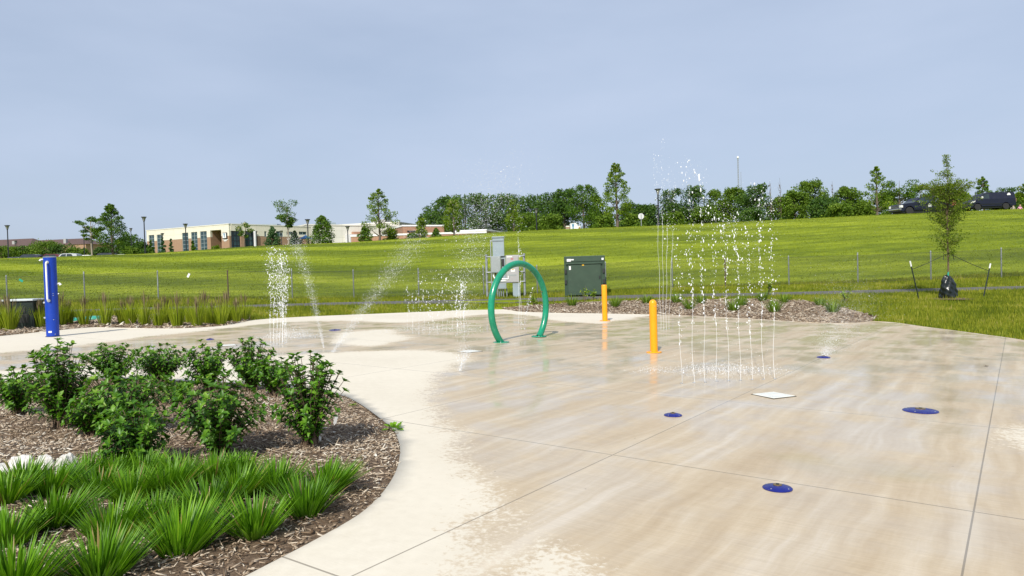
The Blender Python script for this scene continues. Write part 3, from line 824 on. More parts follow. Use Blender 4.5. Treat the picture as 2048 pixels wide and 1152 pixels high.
def weed(px, base, size, n, label, seed, mat='lily'):
    r = np.random.default_rng(seed); g = G(px, base)
    az = r.uniform(0, 2*PI, n); el = r.uniform(.1, .9, n)
    Dd = np.c_[np.cos(az)*np.cos(el), np.sin(az)*np.cos(el), np.sin(el)]
    B = Dd * (size * r.uniform(.15, .75, n))[:, None]; B[:, 2] *= .55
    Nn = unit(np.c_[-np.cos(az)*np.sin(el), -np.sin(az)*np.sin(el), np.cos(el)] + r.normal(0, .25, (n, 3)))
    V_, T_ = leaf_mesh(B, Dd, Nn, size * r.uniform(.3, .55, n), size * r.uniform(.18, .30, n))
    o = mesh_np('weed', V_, T_, M[mat], None, np.repeat(r.uniform(.3, .95, n), 8)); o.location = (g.x, g.y, g.z)
    tag(o, label, 'weed')
weed(789, 858, .13, 46, 'leafy green weed spilling over the concrete edge of the bed', 41)
weed(706, 812, .07, 16, 'tiny seedling in the mulch right of the bright end shrub', 42)
weed(519, 798, .09, 22, 'small weed at the foot of the thin-stemmed shrub', 43, 'hyd')
# plant tag
g = G(667, 856); pt = MB(); pt.box(-.016, .016, -.001, .001, .05, .14); pt.box(-.005, .005, -.001, .001, 0, .05)
o = pt.build('plant_tag', M['white']); o.location = (g.x, g.y, g.z); o.rotation_euler = (.3, .25, .3)
tag(o, 'white plastic plant tag stuck in the mulch beside the end shrub', 'plant tag')
# boulders
def boulder(px, base, w, h, label, seed):
    r = np.random.default_rng(seed); g = G(px, base)
    import bmesh
    bm = bmesh.new(); bmesh.ops.create_icosphere(bm, subdivisions=4, radius=1.0)
    pl = [(unit(r.normal(0, 1, 3)), r.uniform(.62, .9)) for _ in range(15)]
    for v in bm.verts:
        c = np.array(v.co)
        for nrm, dd in pl:
            e = c @ nrm - dd
            if e > 0: c = c - nrm * e * .92
        c = c * (1 + .05 * math.sin(c[0]*9 + seed) * math.sin(c[1]*8) + .03 * math.sin(c[2]*17 + c[0]*11) + r.normal(0, .008))
        v.co = (c[0] * w / 2, c[1] * w * .36, c[2] * h * .72)
    me = bpy.data.meshes.new('boulder'); bm.to_mesh(me); bm.free(); me.materials.append(M['rock'])
    o = link('boulder', me); o.location = (g.x, g.y, g.z + h * .25); o.rotation_euler = (0, 0, r.uniform(-.4, .4))
    tag(o, label, 'boulder', 'white limestone boulders by the daylilies')
def zat(px, py): g = G(px, py); return g
boulder(2, 948, .22, .10, 'low white boulder at the outer left end of the boulder row', 1)
boulder(44, 944, .26, .15, 'flat-topped white boulder, second from the left in the row', 2)
boulder(91, 945, .22, .17, 'white boulder between the flat-topped one and the rounded end one', 8)
boulder(131, 946, .19, .20, 'tall rounded white boulder at the right end of the row', 4)

# ------------------------------------------------------------------ feather reed grass behind the pad
def reed(px, base, Hm, label, seed, dens=1.0):
    r = np.random.default_rng(seed); g = hit(px, base)
    root = thing('feather_reed_grass', label, 'ornamental grass', tuple(g), 0, 'feather reed grass clumps along the back edge')
    n = int(150 * dens); V_, Q, c = strap_clump(r, n, Hm * .72, .018, .28, .10)
    mesh_np('blades', V_, Q, M['reed'], root, np.repeat(np.clip(r.beta(2.2, 2.2, n) - .1, 0, 1), c), smooth=True)
    m = int(30 * dens); az = r.uniform(0, 2*PI, m); q = r.uniform(.03, .22, m) * Hm
    B = np.c_[np.cos(az)*q*.3, np.sin(az)*q*.3, 0*az + Hm*.3]; T = np.c_[np.cos(az)*q, np.sin(az)*q, Hm * r.uniform(.82, 1.05, m)]
    md = B + (T-B)*.55; s = np.c_[np.cos(az+1.5), np.sin(az+1.5), 0*az]
    V1 = np.stack([B - s*.002, B + s*.002, md + s*.003, md - s*.003, md + (T-md)*.35 + s*.011, md + (T-md)*.35 - s*.011, T], 1).reshape(-1, 3)
    kk = (np.arange(m)*7)[:, None]
    T1 = np.concatenate([kk + np.array(q_) for q_ in ([0,1,2],[0,2,3],[3,2,4],[3,4,5],[5,4,6])])
    mesh_np('plumes', V1, T1, M['plume'], root, np.repeat(r.uniform(0, 1, m), 7))
RX = [(4, 660), (20, 662), (70, 656), (82, 656), (121, 652), (137, 650), (169, 651), (210, 651), (246, 648), (262, 650), (289, 651), (317, 654), (331, 649), (355, 654), (377, 647), (395, 654), (411, 648), (428, 650), (442, 651), (454, 644), (474, 645), (489, 641)]
ls = 0; rs = 0
for i, (px, b) in enumerate(RX):
    if px < 30: lb = f'{ORD[ls]} tall grass clump from the left in front of the dark utility box' ; ls += 1
    elif px < 90: lb = 'tall grass clump ' + ('hiding the right edge of the dark utility box' if px < 75 else 'touching the left side of the blue shower post')
    else: lb = f'{ORD[rs]} tall grass clump counting right from the blue shower post'; rs += 1
    reed(px, b, .98 + .16 * math.sin(i * 2.1), lb, 500 + i, 1.0 + .25 * math.sin(i * 1.7))

# ------------------------------------------------------------------ tufts in the far mulch bed
def tuft(px, base, Hm, label, seed):
    r = np.random.default_rng(seed); g = hit(px, base)
    Hm *= 1.4; n = 120; V_, Q, c = strap_clump(r, n, Hm, .018, .70, .10)
    o = mesh_np('grass_tuft', V_, Q, M['tuft'], None, np.repeat(r.beta(2, 2, n), c), smooth=True); o.location = g
    tag(o, label, 'grass tuft', 'small green tufts in the mulch behind the bollards')
TF = [(1144, 613, .40), (1230, 615, .38), (1293, 608, .34), (1353, 607, .38), (1379, 620, .38), (1402, 609, .34), (1467, 624, .40), (1483, 613, .38), (1525, 603, .36), (1548, 626, .42), (1568, 607, .32), (1640, 613, .30), (1666, 627, .40)]
TL = ['green tuft right of the ring, in front of the green transformer', 'green tuft just right of the farther yellow bollard', 'small green tuft just left of the nearer yellow bollard top',
      'green tuft behind the first jets of the tall spray row', 'green tuft nearest the pad behind the second tall jet', 'little green tuft behind the third tall jet',
      'green tuft nearest the pad behind the middle of the jet row', 'green tuft touching the middle one on its far side', 'small tuft at the back of the mulch behind the last jets',
      'green tuft nearest the pad behind the last tall jet', 'low tuft right of the last tall jet near the path', 'low tuft far right at the back of the mulch bed', 'grey-green tuft at the right end of the mulch bed']
for i, ((px, b, h), lb) in enumerate(zip(TF, TL)): tuft(px, b, h, lb, 700 + i)
def sapling(px, base, Hm, label, seed, mat='tuft'):
    r = np.random.default_rng(seed); g = hit(px, base)
    root = thing('sapling', label, 'sapling', tuple(g), 0, 'leafy saplings in the far mulch bed')
    s = MB(); B = []; Dd = []; Nn = []
    for i in range(6):
        a = r.uniform(0, 2*PI); q = r.uniform(.1, .42) * Hm; tip = Vector((math.cos(a)*q, math.sin(a)*q, Hm * r.uniform(.55, 1)))
        s.tube([(0, 0, 0), tip*.5 + Vector((0, 0, .08*Hm)), tip], [.008, .006, .003], 5)
        for t in r.uniform(.3, 1, 11):
            p = tip * t + Vector((0, 0, .12*Hm*(t*(1-t))*4 * .6)); d = unit(r.normal(0, 1, 3) + [0, 0, .3]); B.append(p); Dd.append(d); Nn.append(unit(r.normal(0, .5, 3) + [0, 0, 1]))
    n = len(B)
    V_, T_ = leaf_mesh(np.array(B), np.array(Dd), np.array(Nn), r.uniform(.07, .13, n), r.uniform(.05, .08, n))
    mesh_np('foliage', V_, T_, M[mat], root, np.repeat(r.uniform(.3, 1, n), 8)); s.build('stems', M['twig'], root)
sapling(1170, 603, .72, 'yellow-green sapling in front of the green transformer', 800)
sapling(1186, 600, .52, 'shorter bushy sapling beside the one before the transformer', 801)
sapling(1068, 612, .5, 'straggly sapling seen through the right side of the green ring', 802)
sapling(1692, 606, .55, 'wispy sapling at the right end of the far mulch bed', 803)
sapling(1536, 592, .6, 'wispy sapling behind the last tall jets near the path', 804)
# ------------------------------------------------------------------ fixtures on the pad
def bollard(px, base, top, wpx, dome, label):
    g = G(px, base); D = g.y; H = at(px, top, D).z - g.z; r = wpx / F * D / 2
    root = thing('bollard', label, 'bollard', tuple(g), 0, 'yellow-orange bollards on the wet pad')
    pr = [(r, .012), (r, H - (r if dome else .03))]
    pr += [(r * math.cos(a), H - r + r * math.sin(a)) for a in np.linspace(.15, 1.5, 8)] if dome else [(r * .97, H - .012), (r * .85, H)]
    MB().lathe(pr, 28).build('post', M['orange'], root, True)
    fl = MB().lathe([(r*2.0, 0.004), (r*2.0, .014), (r*1.9, .02), (r*1.02, .02)], 28).build('base_flange', M['orange'], root, True)
    for k in range(4):
        a = PI/4 + k*PI/2; MB().lathe([(.011, .018), (.011, .03), (.006, .034)], 6, TR(r*1.5*math.cos(a), r*1.5*math.sin(a), 0)).build('bolt', M['steel'], fl)
    if dome:
        MB().lathe([(r*1.0, H-r*1.78), (r*1.03, H-r*1.75), (r*1.03, H-r*1.68), (r*1.0, H-r*1.65)], 28).build('seam_band', M['orange'], root, True)
        nz_ = MB().lathe([(.007, 0), (.007, .012)], 8, TR(.3*r, -r*.93, H - r*1.72) @ Matrix.Rotation(PI/2, 4, 'X')); nz_.build('nozzle', M['steel'], root)
bollard(1308, 705, 599, 15.2, True, 'nearer yellow bollard with a rounded cap')
bollard(1210, 642, 569.5, 10.8, False, 'farther flat-topped yellow bollard near the mulch bed')

def ring():
    a, b = Vector((G(1002, 687).x, 16.05, 0)), Vector((G(1078, 674).x, 17.25, 0))
    a.z = float(pz(a.x)); b.z = float(pz(b.x))
    D = 16.6; top = at(1038, 527, D).z
    c = (a + b) / 2; H = top - c.z
    e = Vector((b.x - a.x, b.y - a.y, 0)); chord = e.length; e.normalize()
    ang = math.atan2(e.y, e.x)
    # an ellipse-like hoop cut by the slab: half chord = A sin(t0)
    t0 = math.radians(136); A = (chord / 2) / math.sin(t0); B = H / (1 - math.cos(t0))
    root = thing('spray_ring', 'tall green water-play ring standing on the pad', 'spray ring', tuple(c), ang)
    zc = H - B
    P = [Vector((A * math.sin(t), 0, zc + B * math.cos(t))) for t in np.linspace(-t0, t0, 64)]
    MB().tube(P, .075, 18).build('hoop', M['green'], root, True)
    for s in (0, -1):
        q = P[s]
        MB().lathe([(.185, q.z+.002), (.185, q.z+.016), (.17, q.z+.022), (.05, q.z+.022)], 26, TR(q.x, 0, 0)).build('base_flange', M['green'], root, True)
        for k in range(4):
            w = k*PI/2 + .6; MB().lathe([(.014, q.z+.018), (.014, q.z+.034), (.006, q.z+.038)], 6, TR(q.x + .145*math.cos(w), .145*math.sin(w), 0)).build('bolt', M['steel'], root)
    for t in (-1.1, -.4, .5, 1.2):
        p = Vector((A * math.sin(t), 0, zc + B * math.cos(t))); d = Vector((-math.sin(t), 0, -math.cos(t)))
        MB().tube([p + d*.07, p + d*.098], .012, 8).build('nozzle', M['brass'], root)
    return root, c, A, B, zc, ang
RING = ring()

def shower():
    g = G(106, 673); D = g.y; H = at(98, 514, D).z - g.z; r = 22.4 / F * D / 2 * 1.02
    root = thing('shower_post', 'tall blue shower post with a long silver grab bar', 'shower post', tuple(g), 0)
    MB().lathe([(r, .01), (r, H-.012)], 32).build('column', M['blue'], root, True)
    MB().lathe([(r*1.03, H-.012), (r*1.03, H), (r*.96, H+.008)], 32).build('cap', M['steel'], root, True)
    MB().lathe([(r*1.15, .002), (r*1.15, .012), (r*1.0, .012)], 32).build('base_plate', M['boxdark'], root, True)
    aa = math.radians(-80); d = Vector((math.cos(aa), math.sin(aa), 0))
    z1, z0 = H - .14, H * .455
    P = [d*(r-.01) + Vector((0,0,z1))] + [d*(r + .075*math.sin(t)) + Vector((0,0,z1 - .05*(1-math.cos(t)))) for t in np.linspace(.3, PI/2, 5)]
    P += [d*(r+.075) + Vector((0,0,z0+.05))] + [d*(r + .075*math.cos(t)) + Vector((0,0,z0 + .05*(1-math.sin(t)))) for t in np.linspace(.2, 1.3, 5)] + [d*(r-.01) + Vector((0,0,z0))]
    bar = MB().tube(P, .021, 12).build('grab_bar', M['white'], root, True)
    for z in (z0, z1): MB().tube([d*(r-.004) + Vector((0,0,z)), d*(r+.012) + Vector((0,0,z))], .042, 16).build('mounting_disc', M['steel'], bar, True)
    a2 = math.radians(18); d2 = Vector((math.cos(a2), math.sin(a2), 0)); t2 = Vector((-math.sin(a2), math.cos(a2), 0))
    sh = MB().tube([d2*(r-.01) + Vector((0,0,H*.66)), d2*(r+.05) + Vector((0,0,H*.665)), d2*(r+.075) + Vector((0,0,H*.645))], [.02, .026, .034], 12).build('shower_head', M['white'], root, True)
    for z in (H*.54, H*.515): MB().tube([Vector((math.cos(-.72), math.sin(-.72), 0))*(r-.004) + Vector((0,0,z)), Vector((math.cos(-.72), math.sin(-.72), 0))*(r+.006) + Vector((0,0,z))], .011, 10).build('bolt', M['steel'], root, True)
    MB().tube([d2*(r-.01) + Vector((0,0,H*.535)), d2*(r+.03) + Vector((0,0,H*.535))], .022, 12).build('push_button', M['steel'], root, True)
    d3 = Vector((math.cos(PI+.45), math.sin(PI+.45), 0))
    MB().tube([d3*(r-.01) + Vector((0,0,H-.06)), d3*(r+.05) + Vector((0,0,H-.065)), d3*(r+.065) + Vector((0,0,H-.1))], [.018, .022, .03], 12).build('shower_head', M['white'], root, True)
    for z in (H*.43, H*.24): MB().tube([d3*(r-.01) + Vector((0,0,z)), d3*(r+.035) + Vector((0,0,z))], .024, 12).build('push_button', M['steel'], root, True)
    for az, z in ((-.80, H*.215), (-.66, H*.032)): 
        q = Vector((math.cos(az), math.sin(az), 0)); MB().tube([q*(r-.004) + Vector((0,0,z)), q*(r+.006) + Vector((0,0,z))], .011, 10).build('bolt', M['steel'], root, True)
    # small white label bent round the column
    vs = []; n = 7
    for k in range(n):
        a = math.radians(-96 + 30*k/(n-1))
        for z in (H*.052, H*.074): vs.append(((r+.003)*math.cos(a), (r+.003)*math.sin(a), z))
    MB().add(vs, [(2*k, 2*k+2, 2*k+3, 2*k+1) for k in range(n-1)]).build('label_plate', M['white'], root, True)
shower()

def spray_disc(px, py, wpx, label, hub=True):
    g = G(px, py); r = wpx / F * g.y / 2
    root = thing('ground_sprayer', label, 'ground sprayer', tuple(g), math.atan(SL)*0, 'round blue spray heads set in the pad')
    root.rotation_euler = (0, -math.atan(SL), .4)
    MB().lathe([(r, .001), (r, .006), (r*.93, .012), (r*.6, .022), (r*.36, .026), (.002, .026)], 32).build('cover', M['cobalt'], root, True)
    if hub:
        hb = MB().lathe([(r*.30, .024), (r*.30, .031), (r*.24, .034), (r*.1, .031), (.002, .031)], 20).build('nozzle_hub', M['brass'], root, True)
        MB().lathe([(r*.10, .030), (r*.10, .038), (r*.05, .038)], 12).build('nozzle', M['dark'], hb, True)
    for k in range(4):
        a = k*PI/2 + .3
        MB().lathe([(r*.055, .008), (r*.055, .0165), (r*.03, .018)], 8, TR(r*.82*math.cos(a), r*.82*math.sin(a), 0)).build('screw', M['steel'], root, True)
spray_disc(1555, 977, 58, 'nearest blue spray head, with a tan centre, in the front slab')
spray_disc(1841, 822, 65, 'widest blue spray head, with a grey centre, near the long right-hand joint')
spray_disc(1346, 831, 36, 'blue spray head left of the long diagonal joint')
spray_disc(1647, 715, 26, 'small blue spray head giving off a fan of fine mist')
spray_disc(420, 679, 15, 'tiny dark blue spray head in the far-left wet strip')
spray_disc(670, 660.5, 24, 'dark spray head in the wet strip behind the crossing sprays')
spray_disc(196, 724, 11, 'tiny spray head in the puddle below the blue shower post', False)

def drain(px, py, s, rot, label):
    g = G(px, py)
    root = thing('drain_cover', label, 'drain cover', tuple(g), rot, 'square pale drain covers in the pad')
    root.rotation_euler = (0, -math.atan(SL), rot)
    fr = MB(); h = s/2; w = .012
    for M_ in (RZ(0), RZ(PI/2), RZ(PI), RZ(-PI/2)): fr.box(-h-w, h, -h-w, -h, .001, .006, M_)
    fr.build('frame', M['dark'], root)
    cv = MB(); cv.box(-h+.002, h-.002, -h+.002, h-.002, .002, .010, bev=.003)
    c = cv.build('cover', M['drain'], root)
    sl = MB()
    for i in range(-5, 6):
        for j in (-.25, .25): sl.box(i*h*.16-.004, i*h*.16+.004, j*s-h*.36, j*s+h*.36, .0102, .0108)
    sl.build('slots', M['lidpale'], c)
drain(1547, 791, .36, .44, 'largest pale square drain cover, in front of the row of jets')
drain(940, 703, .34, .75, 'pale square drain cover left of the green ring foot')
drain(455, 691, .34, .5, 'pale drain cover in the far-left wet strip')
g = G(1973, 733); o = MB().add([(-.04, 0, .004), (0, -.02, .012), (.045, .005, .006), (.0, .025, .014)], [(0, 1, 2, 3)]).build('dead_leaf', M['rust']); o.location = g
tag(o, 'single dry brown leaf on the pad near the right edge', 'leaf')

# ------------------------------------------------------------------ water
ICO = None
def drops_mesh(C, R, stretch=1.0, dirs=None, sub=0):
    """many little water drops as octahedra or subdivided spheres"""
    if sub == 0:
        U = np.array([(1,0,0),(-1,0,0),(0,1,0),(0,-1,0),(0,0,1),(0,0,-1)], float)
        T = np.array([(0,2,4),(2,1,4),(1,3,4),(3,0,4),(2,0,5),(1,2,5),(3,1,5),(0,3,5)])
    else:
        import bmesh
        bm = bmesh.new(); bmesh.ops.create_icosphere(bm, subdivisions=2, radius=1.0)
        U = np.array([tuple(v.co) for v in bm.verts]); T = np.array([[v.index for v in f.verts] for f in bm.faces]); bm.free()
    N = len(C); st = np.broadcast_to(np.asarray(stretch, float), (N,))
    P = U[None, :, :] * R[:, None, None]
    P = P * rng.uniform(.75, 1.25, (N, 1, 3))
    if sub: P = P * (1 + .18 * np.sin(U[None, :, 2:3] * 3 + rng.uniform(0, 6, (N, 1, 1))))
    P[:, :, 2] *= st[:, None]
    if dirs is not None:
        d = unit(dirs); a = unit(np.cross(d, np.array([.3, .9, .1]))); b = np.cross(d, a)
        P = P[:, :, 0:1]*a[:, None] + P[:, :, 1:2]*b[:, None] + P[:, :, 2:3]*d[:, None]
    V_ = (P + C[:, None, :]).reshape(-1, 3)
    return V_, (T[None] + (np.arange(N) * len(U))[:, None, None]).reshape(-1, 3)
LEAN = Vector((0, 0, 1))
def jet(px, base, top, label, group, solid=.3, blob=.016, nb=60, spread=.05, stream=.009, seed=0, lone=8, toppx=None):
    """a vertical jet: glassy stream below, breaking into strings of drops, a nozzle in the slab"""
    r = np.random.default_rng(seed); g = G(px, base); D = g.y
    tp = at(toppx if toppx is not None else px - (base-top)*.028, top, D); H = tp.z - g.z; dx = (tp.x - g.x) * .0
    root = thing('water_jet', label, 'water jet', tuple(g), 0, group)
    lx = (tp.x - g.x)
    ax = lambda z: np.c_[lx * z / H + .012*np.sin(z*5 + seed), .012*np.sin(z*4.1 + 2*seed), z]
    zz = np.linspace(.0, H * solid, 14)
    MB().tube([Vector(p) for p in ax(zz)], [stream * (1.0 - .35*i/13) * r.uniform(.8, 1.2) for i in range(14)], 7).build('stream', M['stream'], root, True)
    # strings of drops
    z = H * (solid * .8 + (1 - solid * .8) * r.beta(1.15, 1.25, nb)); fr = np.clip((z / H - solid*.6), 0, 1)
    C = ax(z) + np.c_[r.normal(0, 1, nb), r.normal(0, 1, nb), 0*z] * (spread * (.12 + .9 * fr))[:, None]
    R = blob * np.minimum(r.lognormal(-.40, .45, nb), 1.4) * (.7 + .45 * fr)
    stt = np.where(r.uniform(size=nb) < .45, r.uniform(1.3, 2.6, nb), 1.0); R = R / stt**.33
    # tight beads running up the axis
    m = int(nb * .7); z2 = H * (solid * .7 + (.93 - solid * .7) * r.uniform(0, 1, m)**1.25)
    C2 = ax(z2) + r.normal(0, .012, (m, 3)) * (.4 + z2[:, None]/H); R2 = blob * .38 * r.lognormal(-.2, .4, m); s2 = r.uniform(1.5, 5.5, m)
    # falling strays
    z3 = H * r.uniform(.05, .95, lone * 6); C3 = ax(z3) + np.c_[r.normal(0, spread*1.6, len(z3)), r.normal(0, spread*1.6, len(z3)), 0*z3]; R3 = blob * .30 * r.lognormal(0, .4, len(z3))
    # fine drops thrown at the top
    k4 = nb * 3; z4 = H * (1 - np.abs(r.normal(0, .22, k4))); C4 = ax(z4) + np.c_[r.normal(0, spread*1.3, k4), r.normal(0, spread*1.3, k4), 0*z4]; R4 = blob * .20 * r.lognormal(0, .4, k4)
    z4 = np.clip(C4[:, 2], .02, None); C4[:, 2] = z4
    Vv, Tt = drops_mesh(np.r_[C, C2], np.r_[R, R2], np.r_[stt, s2], None, 1)
    V5, T5 = drops_mesh(np.r_[C3, C4], np.r_[R3, R4], 1.0, None, 0)
    o = mesh_np('drops', np.r_[Vv, V5], np.r_[Tt, T5 + len(Vv)], M['water'], root, smooth=True); o['kind'] = 'stuff'
    nz_ = MB().lathe([(.022, .001), (.022, .007), (.010, .009)], 10).build('nozzle', M['steel'], root, True)
    return root
row = [(1363, 767, 470), (1388, 766, 312), (1411, 765, 320), (1434, 763, 395), (1457.5, 762, 400), (1481, 761, 410), (1504, 760, 440), (1527, 759, 360), (1550, 758, 372)]
for i, (px, b, t) in enumerate(row):
    nb = [26, 62, 48, 40, 52, 50, 40, 52, 48][i]
    jet(px, b, t, f'{ORD[i]} thin jet from the left in the row of nine nearest jets', 'row of nine thin jets in front of the mulch bed', .38, .0095, int(nb*1.5), .075, .0036, 900+i, 12)
for i, (px, b, t) in enumerate([(1322, 658, 300), (1327, 660, 272), (1332, 659, 330), (1338, 657, 350)]):
    jet(px, b, t, f'{ORD[i]} fine jet from the left in the slender bundle beside the nearer bollard', 'slender bundle of tall fine jets', .62, .009, 46, .08, .0042, 930+i, 14, px - 12 + i*8)
cl = [(541, 686, 492), (548, 688, 515), (555, 689, 496), (560, 684, 500), (564, 689, 493), (569, 688, 500), (573, 686, 512), (566, 684, 540)]
for i, (px, b, t) in enumerate(cl):
    jet(px, b, t, f'{ORD[i]} jet from the left in the dense white column of jets', 'dense column of foaming jets at the far left', .26, .0108, 90, .08, .0062, 970+i, 16, px - 1)
md = [(816, 660, 560), (826, 666, 582), (838, 668, 540), (848, 656, 556), (858, 669, 575), (866, 655, 533), (876, 668, 548), (886, 656, 560), (894, 668, 545), (904, 658, 530), (914, 668, 572), (922, 662, 545), (929, 664, 560)]
for i, (px, b, t) in enumerate(md):
    jet(px, b, t, f'{ORD[i]} jet from the left in the low ring of jets left of the green ring', 'low ring of short jets left of the green ring',   .14, .012 if px < 910 else .0135, 22 if px < 910 else 60, .09, .0028, 990+i, 8, px - 1)
for i, (px, b, t) in enumerate([(1038, 648, 335), (1042, 650, 480)]):
    jet(px, b, t, ['taller thin jet rising behind the green ring', 'shorter thin jet rising behind the green ring'][i], 'thin jets seen through the green ring', .55, .010, 30, .10, .005, 1010+i, 10, px - 2)

def spray(name, label, path, n, r0, spread0, spread1, seed, stretch=2.0, cone=None, pw=1.0):
    """a fan or arc of fine drops thrown along a path from a nozzle"""
    r = np.random.default_rng(seed); P = [Vector(p) for p in path]; K = len(P) - 1
    t = r.uniform(0, 1, n)**pw
    i = np.minimum((t * K).astype(int), K - 1); f = t * K - i
    A = np.array([tuple(p) for p in P]); C = A[i] + (A[i+1] - A[i]) * f[:, None]; d = A[i+1] - A[i]
    sp = spread0 + (spread1 - spread0) * t
    C = C + r.normal(0, 1, (n, 3)) * sp[:, None]
    R = r0 * r.lognormal(-.2, .5, n)
    k = C[:, 2] > pz(C[:, 0]) + .01
    V_, T_ = drops_mesh(C[k], R[k], stretch, d[k], 0)
    return tag(mesh_np(name, V_, T_, M['water'], None), label, 'water spray')
def para(px0, py0, pts_, dD=0.0):
    g = G(px0, py0); return [g] + [at(x, y, g.y + dD * (k+1) / len(pts_)) for k, (x, y) in enumerate(pts_)]
spray('water_spray', 'thin spray leaning left from the back strip, left of the wide slanting one', para(648, 697, [(638, 650), (627, 600), (613, 550), (598, 505), (588, 478)]), 5600, .0016, .008, .10, 1, 3.0)
spray('water_spray', 'wide slanting spray rising to the right over the hillside grass', para(664, 706, [(700, 655), (738, 605), (775, 555), (808, 510), (842, 468)]), 8000, .0016, .015, .17, 2, 3.0)
spray('water_spray', 'tall veil of fine drops rising left of the green ring', para(920, 743, [(925, 690), (935, 600), (945, 500), (955, 420), (975, 360)], 1.0), 7500, .0019, .02, .30, 3, 1.6, None, .8)
spray('water_spray', 'cloud of fine drops in front of the dark wood', [at(930, 560, 13), at(940, 480, 13.2), at(970, 430, 13.4), (at(1000, 390, 13.6)), at(1030, 335, 13.8)], 2600, .0034, .2, .36, 4, 1.2)
spray('water_spray', 'fine mist fanning from the small blue spray head on the right', para(1647, 713, [(1660, 690), (1675, 660), (1692, 625), (1710, 590)], 1.5), 16000, .0019, .02, .45, 5, 1.2)
spray('water_spray', 'short forked spurt at the foot of the tall veil of drops', para(920, 744, [(924, 728), (931, 712), (938, 698)]), 900, .0018, .01, .04, 6, 2.5)
spray('water_spray', 'thin arc of drops falling inside the green ring', [at(1066, 575, 16.9), at(1058, 600, 16.8), at(1052, 625, 16.7), at(1046, 655, 16.6)], 160, .004, .01, .04, 7, 3.0)
def splash(px, py, w, d, n, h, label, seed, r0=.0035):
    r = np.random.default_rng(seed); g = G(px, py)
    x = r.normal(0, w, n); y = r.normal(0, d, n); z = np.abs(r.normal(0, h, n)) * np.exp(-(x/w)**2*.3) + .006
    C = np.c_[g.x + x, g.y + y, pz(g.x + x) + z]
    V_, T_ = drops_mesh(C, r0 * r.lognormal(-.2, .5, n), 1.0, None, 0)
    tag(mesh_np('water_splash', V_, T_, M['water'], None), label, 'water splash')
splash(1450, 742, .42, .35, 2600, .035, 'low white splash of drops behind the row of nine jets', 21)
splash(585, 676, .35, .3, 2600, .12, 'splash at the foot of the dense white column', 22, .0045)
splash(875, 662, .75, .5, 2400, .10, 'splash of drops around the low ring of jets', 23, .004)
splash(1310, 742, .16, .2, 500, .02, 'faint splash on the wet slab in front of the nearer bollard', 24, .003)
# ------------------------------------------------------------------ chain-link fence
def fence():
    pxs = [(-260, 613), (-125, 612), (15, 611), (170, 606), (317, 600.5), (457, 599.5), (585, 598), (708, 597), (838, 595), (968, 592), (1075, 588), (1212, 582), (1345, 576), (1451, 573.5), (1578, 570), (1716, 566), (1862, 560), (2003, 554), (2150, 549), (2300, 545)]
    us = []
    pts_ = []
    for px, py in pxs:
        v = ray(px, py); u = v.x; D = float(np.interp(u, TU[2], TD[2])); pts_.append(Vector((u*D, D, tz(u*D, D))))
    root = thing('chain_link_fence', 'low grey chain-link fence along the foot of the hill', 'fence', tuple(pts_[0]))
    o = Vector(pts_[0]); H = 1.34
    for i, p in enumerate(pts_):
        q = p - o; m = M['rust'] if pxs[i][0] in (457, 1451) else M['post']; h = H + (.05 if i % 3 else .1)
        MB().lathe([(.030, -.1), (.030, h-.02), (.022, h), (.008, h+.008)], 10, TR(*q)).build('post', m, root, True)
    tw = MB(); tw.tube([p - o + Vector((0, -.035, H-.03)) for p in pts_], .0045, 5); tw.tube([p - o + Vector((0, -.035, .06)) for p in pts_], .004, 5)
    tw.build('tension_wire', M['wire'], root)
    # the diamonds: two families of thin slanting wires
    Vv = []; Q = []; b = 0
    seg = np.array([tuple(p - o) for p in pts_]); ln = np.r_[0, np.cumsum(np.hypot(np.diff(seg[:, 0]), np.diff(seg[:, 1])))]
    step = .075; tot = ln[-1]
    s = np.arange(-H, tot, step)
    for sg in (1, -1):
        a = s if sg == 1 else s + H; e = a + sg * H
        ka = (np.minimum(a, e) > 0) & (np.maximum(a, e) < tot); a, e = a[ka], e[ka]
        f = lambda t: np.stack([np.interp(t, ln, seg[:, k]) for k in range(3)], 1)
        p0, p1 = f(a) + [0, -.04 + .004*sg, .04], f(e) + [0, -.04 + .004*sg, H - .03]
        w = .0021
        off = np.array([[w, 0, -w*sg], [-w, 0, w*sg], [0, -w, 0]])
        V_ = np.stack([p0 + off[0], p0 + off[1], p0 + off[2], p1 + off[0], p1 + off[1], p1 + off[2]], 1).reshape(-1, 3)
        k = (np.arange(len(a)) * 6)[:, None] + b
        Q.append(np.concatenate([k + np.array(q) for q in ([0,1,4,3],[1,2,5,4],[2,0,3,5])])); Vv.append(V_); b += len(V_)
    mesh_np('wire_mesh', np.concatenate(Vv), np.concatenate(Q), M['wire'], root)
    return o, pts_
FO, FP = fence()
for px, py, lb, m in ((377, 551, 'small white tag caught on the chain-link fence above the grasses', 'white'), (42, 561, 'small teal tag caught on the chain-link fence at the far left', 'teal')):
    v = ray(px, py); D = float(np.interp(v.x, TU[2], TD[2])) - .09; p = at(px, py, D)
    o = MB().box(-.05, .05, -.004, .004, -.10, .10, bev=.003).build('tag', M[m]); o.location = p; o.rotation_euler = (0, .5 if m == 'white' else -1.0, 0)
    tag(o, lb, 'tag')

